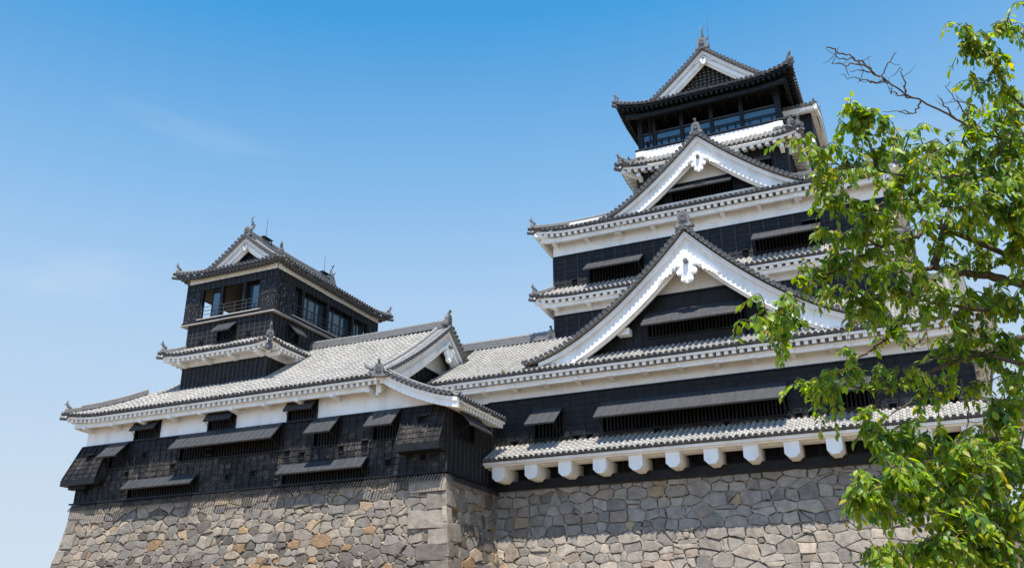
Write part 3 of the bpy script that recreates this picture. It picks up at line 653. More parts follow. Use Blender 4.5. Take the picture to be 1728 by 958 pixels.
# ------------------------------------------------------------------ great keep
K = empty('castle_keep', (-9, 51, 8.9)); tag(K, 'tall black and white castle keep with stacked grey tiled roofs and two big white gables', 'castle')
XC = -9.19
XA, XB = -19.8, 1.9
def light_block(mb, x0, x1, y0, y1, z0, z1, m='beam'): mb.box(x0, x1, y0, y1, z0, z1, m)  # unseen solid box, added inside each storey to keep light from leaking through
# first storey
win1 = [(-17.3,-15.88,11.22,12.53), (-13.85,-5.45,11.22,12.53), (-3.75,-2.0,11.22,12.53)]
m = MB(FRONT(40.0))
siding(m, XA, XB, 10.55, 13.24, win1, lap=.3, bat=.72, m='wood_worn'); plain(m, XA-3.4, XB, 13.24, 14.9)
m.box(XA, XB+.03, -.02, .07, 13.2, 13.27, 'beam')
siding(m, XL1, XB, 9.28, 10.3, (), lap=.4, bat=.8, m='wood', n=-.45); m.box(XL1+.01, XB+.15, -.5, .16, 8.87, 9.27, 'beam')
for s in (-18.35,-15.2,-14.55,-11.3,-8.1,-5.05,-4.5,-1.3,0.1,1.0): m.box(s-.13, s+.13, .02, .06, 10.95, 11.2, 'void'); m.box(s-.17, s+.17, .03, .12, 11.2, 11.25, 'wood')
m.tf = RIGHT(XB); siding(m, 40, 62, 10.55, 13.24, (), lap=.3, bat=.72); plain(m, 40, 62, 13.24, 14.9); siding(m, 40, 62, 9.28, 10.5, (), lap=.4, bat=.8, n=-.12); m.box(40, 62, -.3, .16, 8.87, 9.27, 'beam')
m.tf = None; light_block(m, XA+.3, XB-.45, 40.45, 61.5, 10.3, 14.8); light_block(m, XA+.3, XB-.46, 40.6, 61.4, 8.9, 10.299); m.quad([(XA,62,8.9),(XB,62,8.9),(XB,62,14.9),(XA,62,14.9)], 'plaster')
m.build('wall', K)
for s0, s1, z0, z1 in win1: window(K, FRONT(40.0), s0, s1, z0, z1, 1.22, .94)
# pent roof carried on corbel beams
P, _ = pent(K, (XL1+1.2, XB, 40.0, 62), 1.5, 10.09, (XL1+1.2, XB, 40.0, 62), 10.98, 'FR', lift=.12, c=0, mt='tile_pale', ends={'F': dict(s0=XL1+.02, hL=0, lL=0)}, brackets=False, slope=.1, name='pent_roof', purlin=False, tiles_kw=dict(step=.3), hips=True, under=False)
cb = MB(FRONT(40.0)); x, w, zc, h = -18.72, .31, 9.48, .33; c_ = .17
oct_ = [(-w,-h+c_),(-w+c_,-h),(w-c_,-h),(w,-h+c_),(w,h),(-w,h)]
cb.prism([(x+a, zc+b) for a, b in oct_], -.6, 1.17, 'plaster'); proto = cb.build('corbel_beam', K, (x, 40, zc))
for i in range(1, 13): copy_at(proto, (x+1.672*i, 40, zc))
sb = MB(FRONT(40.0)); e_ = XB+1.3
sb.box(XL1+.03, e_, .10+1.14, 1.38, 9.89, 10.02, 'plaster'); sb.box(XL1+.03, e_-.05, .05, 1.235, 9.93, 10.02, 'plaster'); sb.box(XL1+.03, e_-.1, .84, 1.237, 9.815, 9.928, 'plaster'); sb.box(XL1+.03, e_-.3, .3, .835, 9.775, 9.928, 'plaster')
sb.tf = RIGHT(XB); sb.box(39.2, 62, .10+1.14, 1.38, 9.89, 10.02, 'plaster'); sb.box(39.1, 62, .05, 1.235, 9.932, 10.022, 'plaster'); sb.box(39.4, 62, .84, 1.237, 9.817, 9.93, 'plaster')
sb.build('support_beam', K)
# first roof: front slope reaches left over the link wing and its own ridge
r1b = (XA, XB, 40.0, 62); z0r, z1r = 14.26, 17.75
R1, f1 = pent(K, r1b, 1.15, z0r, (-18.03, -.36, 44.5, 58), z1r, 'FR', lift=.4, c=.12, mt='tile_pale', ends={'F': dict(s0=-22.9, hL=0, lL=0)}, bsp=1.75, pz=.47, rsp=.34)
rd = MB(); ridge(rd, [(-24.5,44.5,17.72),(-21,44.5,17.70),(-18.0,44.5,17.72)], .5, .55); rd.build('ridge', R1)
bk = MB(BACK(44.5)); Face(-25, -18, 5.5, 14.3, 0, 17.75).tiles(bk, step=.5); bk.build('rear_slope', R1)
o_ = MB(); oni(o_, (-18.15,44.3,17.6), (0,-1,0), .8); o_.build('ridge_end_tile', R1)
# second and third storeys
A2 = (-18.03, -.36, 44.5, 58)
win3 = [(-15.85,-12.75,20.68,21.78), (-6.75,-3.5,20.82,21.8)]
m = MB(FRONT(44.5)); siding(m, A2[0], A2[1], 17.2, 19.04, (), lap=.3, bat=.75); plain(m, A2[0], A2[1], 19.04, 20.2)
siding(m, A2[0], A2[1], 20.3, 22.6, win3, lap=.3, bat=.75); plain(m, A2[0], A2[1], 22.6, 24.6)
for z in (19.04, 22.6): m.box(A2[0]-.02, A2[1]+.02, -.02, .06, z-.05, z+.02, 'beam')
for s in (-14.16,-8.76,-5.04,-1.7):
    m.prism([(s+a*.36, 23.3+b*.34) for a, b in ((-1,-.7),(-.7,-1),(.7,-1),(1,-.7),(1,.7),(.7,1),(-.7,1),(-1,.7))], 0, .055, 'plaster'); m.prism([(s+a*.29, 23.3+b*.27) for a, b in ((-1,-.7),(-.7,-1),(.7,-1),(1,-.7),(1,.7),(.7,1),(-.7,1),(-1,.7))], .05, .075, 'plaster')
for s in (-16.75,-7.3): m.box(s-.14, s+.14, .01, .055, 20.75, 21.05, 'void'); m.box(s-.18, s+.18, .02, .1, 21.05, 21.1, 'wood')
for tf, (a, b) in ((RIGHT(A2[1]), (44.5, 58)), (LEFT(A2[0]), (44.5, 58))):
    m.tf = tf; siding(m, a, b, 17.2, 19.04, (), bat=.75); plain(m, a, b, 19.04, 20.2); siding(m, a, b, 20.3, 22.6, (), bat=.75); plain(m, a, b, 22.6, 24.6)
m.tf = None; light_block(m, A2[0]+.45, A2[1]-.45, 44.95, 57.5, 15, 24.5); m.quad([(A2[0],58,17),(A2[1],58,17),(A2[1],58,24.6),(A2[0],58,24.6)])
m.build('wall', K)
for q in win3: window(K, FRONT(44.5), *q, 1.05, .76)
hw = MB(FRONT(44.5)); hw.hexa([(-4.35,.02,21.95),(-3.45,.02,21.95),(-3.45,.42,21.93),(-4.35,.42,21.93),(-4.35,.02,22.0),(-3.45,.02,22.0),(-3.45,.42,21.98),(-4.35,.42,21.98)], 'beam'); hw.build('window_hood', K)
pent(K, A2, .95, 19.88, A2, 20.62, lift=.2, c=0, mt='tile_pale', brackets=True, slope=.15, raf=.15, purlin=True, pz=.38, bdrop=.58, tiles_kw=dict(step=.3), rsp=.40)
R3, f3 = pent(K, A2, 1.0, 23.83, (-13.45, -4.8, 46.6, 56), 25.75, lift=.32, c=.15, rsp=.36, bsp=1.95, pz=.46)
# fourth storey
A4 = (-13.45, -4.8, 46.6, 56)
win4 = [(-12.5,-11.9,26.4,27.4), (-6.55,-5.75,26.4,27.35)]
m = MB(FRONT(46.6)); siding(m, A4[0], A4[1], 25.2, 28.05, win4, lap=.3, bat=.7)
for tf in (RIGHT(A4[1]), LEFT(A4[0])): m.tf = tf; siding(m, 46.6, 56, 25.2, 28.05, (), bat=.7)
m.tf = None; light_block(m, A4[0]+.45, A4[1]-.45, 47.05, 55.5, 23, 28.5); m.quad([(A4[0],56,25),(A4[1],56,25),(A4[1],56,28.5),(A4[0],56,28.5)], 'wood')
# white fifth-storey band with projecting plaster beam ends
m.box(-13.38, -4.92, 46.98, 55.9, 28.2, 29.66, 'plaster')
for s in (-13.15, -5.2): m.box(s-.3, s+.3, 46.62, 46.97, 29.02, 29.45, 'plaster'); m.box(s-.2, s+.2, 46.5, 46.61, 29.07, 29.4, 'plaster')
m.build('wall', K)
for q in win4: window(K, FRONT(46.6), *q, .5, .42, prop=False)
R4, f4 = pent(K, A4, .9, 28.05, (-13.3, -4.95, 46.75, 55.9), 28.98, lift=.28, c=.1, brackets=True, bsp=3.6, slope=.3, raf=.16, purlin=False, bdrop=.58, rsp=.42, tip=1.15)
for sx_ in (-14.2, -4.15):
    o_ = MB(); oni(o_, (sx_+(.22 if sx_ < -9 else -.22), 45.85, 28.42), (-.7 if sx_ < -9 else .7, -.7, 0), .75 if sx_ > -9 else .5, sx_ > -9); o_.build('ridge_end_tile', R4)
# top storey: open black timber gallery with glass screens
TX0, TX1, TY = -13.42, -4.98, 47.2
m = MB(); m.box(TX0-.12, TX1+.12, TY-.14, 55.6, 29.66, 29.80, 'beam'); m.box(TX0-.2, TX1+.2, TY-.2, 55.7, 29.802, 29.85, 'tile_end')
m.box(TX0+1.5, TX1-1.5, TY+1.7, 54.5, 29.85, 32.4, 'inside'); m.box(TX0-.02, TX1+.02, TY-.02, 55.4, 32.0, 32.75, 'beam')
for i in range(12): s = TX0+.3+i*.7; m.box(s-.06, s+.06, TY+.1, TY+1.6, 31.85, 31.98, 'inside')
mm = MB(FRONT(TY)); siding(mm, TX0-.02, TX1+.02, 32.02, 32.7, (), lap=.7, bat=.35, m='beam', n=.03); 
m.v += mm.v; k = m.n; m.n += mm.n; m.f += [tuple(i+k for i in q) for q in mm.f]; m.m += mm.m; m.t += mm.t
m.quad([(TX0,55.4,30),(TX1,55.4,30),(TX1,55.4,32.4),(TX0,55.4,32.4)], 'beam')
m.build('wall', K)
px_ = [TX0+.14, -12.42, -10.72, -8.94, -7.18, TX1-.14]
for s in px_:
    w = .15 if s in (px_[0], px_[-1]) else .11
    p = MB(); p.box(s-w, s+w, TY-.03, TY+.22, 29.85, 32.02, 'beam'); p.build('post', K)
for yy in (50, 52.8, 55.2):
    for s in (TX0+.11, TX1-.11): p = MB(); p.box(s-.11, s+.11, yy-.12, yy+.12, 29.85, 32.02, 'beam'); p.build('post', K)
for a, b in zip(px_, px_[1:]):
    g_ = MB(); g_.box(a+.12, b-.12, TY+.12, TY+.14, 29.9, 30.88, 'glass'); gl = g_.build('glass_screen', K)
    q = MB(); q.box(a+.1, b-.1, TY+.0, TY+.09, 30.88, 30.95, 'shutter'); q.box(a+.1, b-.1, TY-.02, TY+.05, 30.34, 30.39, 'beam')
    for e in np.linspace(a+.4, b-.4, 3): q.box(e-.03, e+.03, TY-.02, TY+.05, 29.86, 30.34, 'beam')
    q.build('railing', gl)
for tf, s in ((RIGHT(TX1), 1), (LEFT(TX0), -1)):
    g_ = MB(tf); g_.box(TY+.3, 55, -.14, -.12, 29.9, 30.88, 'glass'); gl = g_.build('glass_screen', K); q = MB(tf); q.box(TY+.2, 55.2, -.1, -.02, 30.88, 30.95, 'shutter'); q.box(TY+.2, 55.2, -.05, .02, 30.34, 30.39, 'beam'); q.build('railing', gl)
pp = MB(); pp.tube([(-12.62,47.0,30.1),(-12.62,47.0,31.9)], .05, 6, 'beam'); pp.build('drain_pipe', K)
# side bays with small curved roofs
for e, x0 in ((1, TX1), (-1, TX0)):
    tf = RIGHT(x0) if e > 0 else LEFT(x0)
    y0, y1, pr = (49.3, 53.4, 1.45) if e > 0 else (49.6, 53.4, 1.0); zt = 31.15 if e > 0 else 30.15
    b = MB(tf); b.box(y0, y1, -.1, pr, zt-1.5, zt, 'beam'); b.box(y0-.1, y1+.1, -.1, pr+.12, zt-1.62, zt-1.5, 'beam'); b.box(y0-.05, y1+.05, -.1, pr+.02, zt-2.2, zt-1.62, 'plaster'); bay = b.build('side_bay', K)
    cvz = lambda s: zt+.25+.75*max(0, cos(min(1, abs((s-(y0+y1)/2)/((y1-y0)/2+.6)))*pi)*.5+.5)**1.2
    r_ = MB(tf); ys = np.linspace(y0-.6, y1+.6, 19)
    k = max(3, round((pr+.6)/.27))
    for i in range(k):
        n = pr+.45-(i+.5)*(pr+.5)/k
        for rng_ in (ys[:10], ys[9:][::-1]): tile_row(r_, [(y, n, cvz(y)) for y in rng_], (0,1,0), (pr+.5)/k)
    br = r_.build('bay_roof', bay)
    q = MB(tf)
    for a, c in zip(ys, ys[1:]): q.hexa([(a,pr+.25,cvz(a)-.42),(c,pr+.25,cvz(c)-.42),(c,pr+.42,cvz(c)-.42),(a,pr+.42,cvz(a)-.42),(a,pr+.25,cvz(a)-.05),(c,pr+.25,cvz(c)-.05),(c,pr+.42,cvz(c)-.05),(a,pr+.42,cvz(a)-.05)], 'plaster')
    q.box(y0-.55, y1+.55, -.1, pr+.24, zt-.02, zt+.1, 'plaster'); q.box(y0-.5, y0-.3, -.1, pr+.3, zt-.15, zt+.2, 'plaster'); q.build('barge_board', br)
    o_ = MB(); oni(o_, tf(np.array([[(y0+y1)/2, pr+.35, zt+1.0]]))[0], tf(np.array([[0,1,0]]))[0]-tf(np.array([[0,0,0]]))[0], .5); o_.build('ridge_end_tile', br)
    for yy in (y0-.5,): ct = MB(); corner_tip(ct, tf(np.array([[yy, pr+.3, cvz(yy)+.02]]))[0], (e*.6,-.8,0), .6); ct.build('corner_finial', br)
# top roof: hip-and-gable, ridge running front to back
EZ, EH, EY0, EY1 = 32.32, 5.25, 46.0, 56.6; GY = 48.0
tz = power(36.4, EZ, EH, 1.23)
def hipgable(thing, xc, half, y0, y1, gy, ez, zfn, lift, mt, em, skirt_top, raf_kw, rname='roof', ll=2.6):
    big = MB(); und = []
    for tf in (RIGHT(xc), LEFT(xc)):
        f = Face(y0, y1, half, ez, 0, zfn(0), 0, 0, lift, lift, ll=ll, zfn=lambda t: zfn(half-t), cutL=gy-y0, cutR=gy-y0); m = MB(tf); f.tiles(m, mt); und.append((f, tf)); big.v += m.v; k = big.n; big.n += m.n; big.f += [tuple(i+k for i in q) for q in m.f]; big.m += m.m; big.t += m.t
    for tf, yy in ((FRONT(gy), y0), (BACK(y1-(gy-y0)), y1)):
        o = gy-y0+.02
        f = Face(xc-half, xc+half, o, ez, -.35, zfn(half-o-.35), o+.35, o+.35, lift, lift, ll=ll, zfn=lambda t: zfn(half-t)); m = MB(tf); f.tiles(m, mt); und.append((f, tf)); big.v += m.v; k = big.n; big.n += m.n; big.f += [tuple(i+k for i in q) for q in m.f]; big.m += m.m; big.t += m.t
    root = big.build(rname, thing)
    for f, tf in und: u = MB(tf); f.eave(u, em, **{k_: (v(f) if callable(v) else v) for k_, v in raf_kw.items()}); u.build('eave_rafters', root)
    for ex in (-1, 1):
        for (yy, sgn) in ((y0, 1), (y1, -1)):
            pth = [(xc+ex*(half-d), yy+sgn*d, zfn(half-d)+lift*max(0, 1-d/ll)**2*(1-d/half)**1.5+.05) for d in np.linspace(0, gy-y0+.2, 6)]
            h = MB(); ridge(h, pth, .24, .22); h.build('hip_ridge', root); ct = MB(); corner_tip(ct, pth[0], (ex*.7, -sgn*.7, 0), .95); ct.build('corner_finial', root, pth[0])
    return root
RT = hipgable(K, XC, EH, EY0, EY1, GY, EZ, tz, .5, 'tile', 'beam', 0, dict(slope=.22, purlin=True, pz=.55, rsp=.3, wall_n=lambda f: f.nE-1.15))
for (yf, tf) in ((GY, FRONT(GY)), (EY1-(GY-EY0), BACK(EY1-(GY-EY0)))):
    gable(RT, tf, XC, EH, tz, 0.05, -.8, board=.38, bt=.22, wall_n=-.5, foot=3.6, roof=False, wallm='mortar', pend=.42, oni_s=.95, lattice=True, apex_extra=.05, dmax=3.7, ball=False, cutwall=33.3, ridge_to=None) if yf == GY else None
rd = MB(); ridge(rd, [(XC,GY-.1,36.4),(XC,50.5,36.36),(XC,EY1-2,36.4)], .5, .6); rd.build('ridge', RT)
fish(K, (XC, GY+.25, 37.0), (0,1,0), 1.0); fish(K, (XC, EY1-2.3, 37.0), (0,-1,0), 1.0)
lr = MB(); lr.tube([(XC+.32,GY+.55,36.9),(XC+.30,GY+.55,39.0)], [.022,.010], 5, 'iron'); lr.build('lightning_rod', K)
# big lower gable
zb = power(20.45, 14.75, 8.35, 1.6)
gable(K, FRONT(39.4), XC, 8.35, zb, 0, -5.1, board=.66, bt=.25, wall_n=-.85, foot=7.6, split=17.62, hole=(-11.55,-6.9,15.55,16.72), pend=1.0, apex_extra=.82, oni_s=1.05, ball=False, ridge_to=-5.1, cutwall=14.6, mt='tile_pale', wallm='wood')
window(K, FRONT(40.25), -11.5, -6.95, 15.58, 16.70, 1.05, .90, prop=True)
for s in (-14.4,-4.2,-12.6,-5.6):
    m = MB(FRONT(40.25)); m.box(s-.3, s+.3, .0, .5, zb(s-XC)-1.45, zb(s-XC)-1.15, 'plaster'); m.build('purlin_end', K)
# middle gable
zm = power(28.15, 23.95, 5.7, 1.32)
gable(K, FRONT(44.0), XC, 5.7, zm, 0, -2.7, board=.62, bt=.24, apex_extra=.58, wall_n=-.65, foot=5.0, split=25.72, hole=(-11.0,-7.6,24.55,25.5), pend=.82, oni_s=.85, ball=True, ridge_to=-2.7, cutwall=23.9, mt='tile_pale')
window(K, FRONT(44.65), -10.95, -7.65, 24.58, 25.46, .80, .58, prop=False)
# gables in the side slopes of the third roof and the first roof
gz = power(27.0, 24.6, 3.2, 1.3)
gable(K, LEFT(-18.3), 51.3, 3.2, gz, 0, -5, board=.5, bt=.22, wall_n=-.5, foot=2.8, pend=.5, oni_s=.7, ridge_to=-5, cutwall=24.2)
gable(K, RIGHT(-.1), 51.3, 3.2, gz, 0, -5, board=.5, bt=.22, wall_n=-.5, foot=2.8, pend=.5, oni_s=.7, ridge_to=-5, cutwall=24.2)
gr = power(20.3, 15.2, 7.2, 1.5)
gable(K, RIGHT(2.4), 51, 7.2, gr, 0, -3, board=.7, bt=.25, wall_n=-.7, foot=6.6, pend=.8, oni_s=.9, ridge_to=-3, cutwall=14.8)
# ------------------------------------------------------------------ lesser keep: long lower building with a small tower
T = empty('castle_turret', (-31, 40, 9.0)); tag(T, 'long low castle wing on the left carrying a small two-tiered black watchtower', 'castle wing')
winw = [(-38.12,-36.5,12.13,12.98), (-33.14,-31.52,12.13,12.98), (-28.19,-26.57,12.13,12.98)]
wins = [(-39.7,-38.4,10.74,11.98), (-34.82,-28.45,10.74,11.98), (-26.55,-25.1,10.74,11.98), (-23.25,-21.8,10.74,11.98)]
winl = [(-38.0,-33.44,9.1,9.9), (-28.2,-23.48,9.1,9.9)]
skz = lambda x: 12.12+(13.9-12.12)*((lambda w: w*(1-.55)+.55*w*w)(min(1, max(0, (-18.5-x)/4.3))))
m = MB(FRONT(YL)); siding(m, XL0, XL1, 9.04, 12.05, wins+winl+[(-38.2,-36.4,12.0,13.05),(-33.22,-31.44,12.0,13.05),(-28.27,-26.5,12.0,13.05)], lap=.27, bat=.40, m='wood_worn')
plain(m, XL0+.18, -22.9, 12.05, 13.75, winw)
xs = np.linspace(-22.9, XL1, 12)
for a, b in zip(xs, xs[1:]): m.quad([(a,0,12.05),(b,0,12.05),(b,0,max(12.06,skz(b)-.3)),(a,0,max(12.06,skz(a)-.3))])
m.box(XL0-.02, XL1+.02, -.02, .07, 12.02, 12.09, 'beam')
for s, z in ((-41.1,9.5),(-40.2,9.9),(-37.3,11.1),(-38.35,10.2),(-38.4,9.35),(-35.2,10.35),(-32.9,10.9),(-31.6,9.55),(-30.0,9.6),(-28.1,10.4),(-28.55,9.4),(-27.2,10.25),(-25.0,10.35),(-23.7,10.5),(-22.4,9.5),(-20.6,9.6)):
    m.box(s-.12, s+.12, .02, .058, z, z+.27, 'void'); m.box(s-.17, s+.17, .02, .11, z+.27, z+.33, 'wood_worn'); m.box(s-.17, s+.17, .02, .09, z-.05, z, 'wood_worn')
wr = [(35.7,37.6,10.72,12.0)]
m.tf = RIGHT(XL1); siding(m, YL, 40.0, 9.04, 12.05, wr, lap=.27, bat=.42); plain(m, YL, 40, 12.05, 12.4)
m.tf = LEFT(XL0); siding(m, YL, 50, 9.04, 12.05, (), bat=.45); m.tf = LEFT(XL0+.18); plain(m, YL, 50, 12.05, 13.8)
m.tf = None; m.box(XL0+.6, XL1-.5, YL+.5, 48, 9.0, 12.2, 'beam'); m.box(XL0+.6, -23.4, YL+.5, 48, 12.2, 13.4, 'beam')  # unseen filler boxes added inside the wing to block light leaks
m.build('wall', T)
for q in winw: window(T, FRONT(YL), *q, .46, .52, frame=.08, ext=.02)
for q in wins: window(T, FRONT(YL), *q, .88, .86, ext=.02)
for q in winl: window(T, FRONT(YL), *q, .57, .50, ext=.03)
for q in wr: window(T, RIGHT(XL1), *q, .9, .93)
# flared stone-drop chutes
for (a, b, fl, out) in ((XL0, -39.95, .5, .53), (-21.62, XL1, 0, .64)):
    c_ = MB(FRONT(YL)); zt, zb_ = 12.04, 10.26
    k = max(2, round((b-a)/.38))
    cs = [a+(b-a)*i/k for i in range(k+1)]
    X = lambda s, w: s-fl*w*(b-s)/(b-a)
    rows = 7
    for j in range(rows):
        w0, w1 = j/rows, (j+1)/rows
        for s0, s1 in zip(cs, cs[1:]):
            p = lambda s, w, n: (X(s, w), .03+out*w+n, zt+(zb_-zt)*w)
            c_.quad([p(s0,w0,.0), p(s1,w0,.0), p(s1,w1,.03), p(s0,w1,.03)], 'wood_worn'); c_.quad([p(s0,w1,.03), p(s1,w1,.03), p(s1,w1,0), p(s0,w1,0)], 'wood_worn')
    for s in cs:
        v = []
        for w, n in ((0,0),(1,0),(1,.06),(0,.06)): v += [(X(s,w)-.03, .03+out*w+n, zt+(zb_-zt)*w), (X(s,w)+.03, .03+out*w+n, zt+(zb_-zt)*w)]
        c_.add(v, [(0,1,3,2),(4,5,7,6),(0,2,4,6),(1,3,5,7),(6,7,1,0),(2,3,5,4)], 'wood_worn')
    for s in (a, b): c_.add([(X(s,0),0,zt),(X(s,1),out+.03,zb_),(X(s,1),0,zb_)], [(0,1,2)], 'wood')
    c_.box(a-fl-.04, b+.05, -.01, out+.1, zb_-.34, zb_-.02, 'beam')
    c_.box((a+b)/2-.2, (a+b)/2, out*.4, out*.4+.14, 11.25, 11.5, 'void'); c_.box((a+b)/2+.0, (a+b)/2+.3, out*.4, out*.4+.2, 11.5, 11.55, 'wood_worn')
    if fl: c_.box(a-fl*.5, a+1.0, -.01, out*.6, zb_-.5, zb_-.35, 'beam')
    c_.build('stone_drop_chute', T)
# foot flange with slanting slats over the stones
for tf, a, b in ((FRONT(YL), XL0, XL1), (RIGHT(XL1), YL, 40.0)):
    fl = MB(tf); fl.box(a-.2, b+.12, -.02, .16, 8.99, 9.06, 'beam'); 
    for s in np.arange(a+.05, b, .155): fl.bar((s+.05, .10, 9.0), (s-.04, .30, 8.62), .045, .035, 'wood', (0,1,0))
    fl.build('slatted_skirt', T)
# main roof of the wing
EZL = 13.50
lf = Face(-42.6, -22.75, 1.0, EZL, -5.6, 17.85, 6.6, 0, .25, 0, c=.22)
tl = MB(FRONT(YL)); lf.tiles(tl, 'tile_pale')
lz = lambda d: lf.z(-30, min(6.6, max(0, 6.6-abs(d))))
tl.tf = LEFT(-36.0); g_ = Face(34.1, 47.3, 6.6, EZL, 0, 17.85, 6.6, 6.6, .25, .25, c=.22); g_.tiles(tl, 'tile_pale')
tl.tf = BACK(40.7); Face(-42.6, -22.75, 6.6, EZL, 0, 17.85, 6.6, 0, .2, 0, c=.22).tiles(tl, 'tile_pale', step=.6)
RL = tl.build('roof', T)
u = MB(FRONT(YL)); lf.eave(u, slope=.25, endR=-22.3, pz=.44, rsp=.33); u.tf = LEFT(XL0+.18); g2 = Face(34.1, 47.3, .93, EZL, -5, 17, 6.6, 6.6, .25, .25); g2.eave(u, slope=.25, pz=.44); u.build('eave_rafters', RL)
pr = None
for i in range(10):
    s = -41.3+i*2.0; z_ = EZL-.66
    if pr is None:
        b = MB(FRONT(YL)); b.hexa([(s-.11,-.02,z_-.1),(s+.11,-.02,z_-.1),(s+.11,.68,z_+.02),(s-.11,.68,z_+.02),(s-.11,-.02,z_+.18),(s+.11,-.02,z_+.18),(s+.11,.68,z_+.18),(s-.11,.68,z_+.18)]); pr = b.build('eave_bracket', RL, (s, YL, z_))
    else: copy_at(pr, (s, YL, z_), RL)
pth = [(-42.6+d, 34.1+d, lf.z(-42.6+d+.001, d)+.06) for d in np.linspace(0, 5.2, 10)]
h = MB(); ridge(h, pth[1:6], .34, .34); ridge(h, pth[:3], .26, .24); h.build('hip_ridge', RL); ct = MB(); corner_tip(ct, pth[0], (-.7,-.7,0), 1.0); ct.build('corner_finial', RL, pth[0])
h = MB(); ridge(h, [(-31.5,40.7,17.8),(-28,40.7,17.77),(-22.7,40.7,17.85)], .5, .5); h.build('ridge', RL)
# its right end: gable over a lower skirt roof
GZ = lambda d: lz(d)+.02
gable(T, RIGHT(-22.75), 40.7, 6.6, GZ, 0, -1.2, board=.62, bt=.24, wall_n=-.75, foot=6.1, split=15.55, pend=.8, oni_s=.9, roof=False, dmax=6.2, cutwall=13.3)
sk = MB(RIGHT(-22.75)); sf = Face(34.25, 39.2, 4.25, 12.12, 0, 13.95, 0, 0, 0, 0, c=.55); sf.tiles(sk, 'tile_pale'); SK = sk.build('skirt_roof', T)
u = MB(RIGHT(XL1)); Face(34.25, 39.3, .95, 12.12, 0, 12.4).eave(u, slope=.2, purlin=False, rsp=.30, fascia=.11, raf=.2); u.build('eave_rafters', SK)
vb = MB(FRONT(34.3)); xs = np.linspace(-22.6, -18.52, 16)
for a, b in zip(xs, xs[1:]):
    for t0, t1, n0, n1 in ((.07,.24,-.2,.06),(.24,.52,-.2,.0)): vb.hexa([(a,n0,skz(a)-t1),(b,n0,skz(b)-t1),(b,n1,skz(b)-t1),(a,n1,skz(a)-t1),(a,n0,skz(a)-t0),(b,n0,skz(b)-t0),(b,n1,skz(b)-t0),(a,n1,skz(a)-t0)])
    vb.quad([(a,-.2,skz(a)-.3),(b,-.2,skz(b)-.3),(b,-1.0,skz(b)-.3),(a,-1.0,skz(a)-.3)])
vb.build('barge_board', SK)
vt = MB(FRONT(34.3)); x = -22.3
while x < -18.6:
    sl = (skz(x+.05)-skz(x-.05))/.1; nn = np.array((-sl,0,1.)); nn /= np.linalg.norm(nn); c = np.array((x,.2,skz(x)+.05)); tile_row(vt, [c, c-np.array((0,.35,0)), c-np.array((0,.7,0))], np.cross((0,1.,0), nn), .26, r=.095, mt='tile', cap=False); disc(vt, c, (0,1.,0), nn, .112); x += .27/sqrt(1+sl*sl)
vt.build('verge_tiles', SK)
P_ = np.array([(x, 34.75, skz(x)+.1) for x in np.linspace(-22.5, -18.6, 10)]); h = MB(); ridge(h, P_, .24, .2, bands=False); h.build('verge_ridge', SK)
o_ = MB(); oni(o_, (-22.45,34.0,13.38), (.35,-.93,0), .78); o_.tube([(-22.6,34.2,13.9),(-22.95,34.2,13.85),(-23.25,34.2,14.0),(-23.4,34.2,14.2)], [.1,.1,.09,.05], 7, 'ridge_dark'); o_.build('ridge_end_tile', RL, (-22.45,34.0,13.38))
# tower
B1 = (-37.4, -31.6, 37.0, 47.0)
w1 = [(-35.13,-33.82,17.7,18.58)]; w2 = [(38.35,39.3,17.7,18.58)]
m = MB(FRONT(37)); siding(m, B1[0], B1[1], 14.2, 16.42, (), bat=.30, m='wood'); plain(m, B1[0], B1[1], 16.42, 17.3); m.box(B1[0]-.01, B1[1]+.01, -.02, .05, 16.38, 16.44, 'beam')
siding(m, B1[0]+.03, B1[1]+.1, 17.25, 19.0, w1, bat=.36, m='wood')
m.tf = RIGHT(B1[1]); siding(m, 37, 47, 14.2, 16.42, (), bat=.30); plain(m, 37, 47, 16.42, 17.3); m.tf = RIGHT(B1[1]+.1); siding(m, 37, 47, 17.25, 19.0, w2, bat=.36)
m.tf = LEFT(B1[0]); siding(m, 37, 47, 14.2, 16.42, (), bat=.30); plain(m, 37, 47, 16.42, 17.3); siding(m, 37, 47, 17.25, 19.0, (), bat=.36)
for s, z in ((-36.3,17.7),(-33.0,17.75)): m.tf = FRONT(37); m.box(s-.11, s+.11, .02, .055, z, z+.25, 'void')
m.tf = None; m.box(B1[0]+.45, B1[1]-.45, 37.45, 46.5, 13, 18.95, 'beam'); m.quad([(B1[0],47,14),(B1[1],47,14),(B1[1],47,19),(B1[0],47,19)], 'wood')  # the box is unseen, added inside the tower against light leaks
m.build('wall', T)
window(T, FRONT(37), *w1[0], .66, .57, ext=0); window(T, RIGHT(B1[1]+.1), *w2[0], .66, .57, ext=0)
R5, _ = pent(T, B1, .92, 16.98, (-37.37, -31.5, 37.02, 47), 17.55, 'FRL', lift=.2, c=0, mt='tile_pale', bsp=1.75, slope=.12, raf=.15, rsp=.34, purlin=False, bdrop=.48, ll=1.6)
o_ = MB(); oni(o_, (-30.95,36.35,17.05), (.7,-.7,0), .72); disc(o_, np.array((-30.72,36.1,16.66)), (.7,-.7,0), (0,0,1.), .2, 10, .3); o_.build('ridge_end_tile', R5, (-30.95,36.35,17.05))
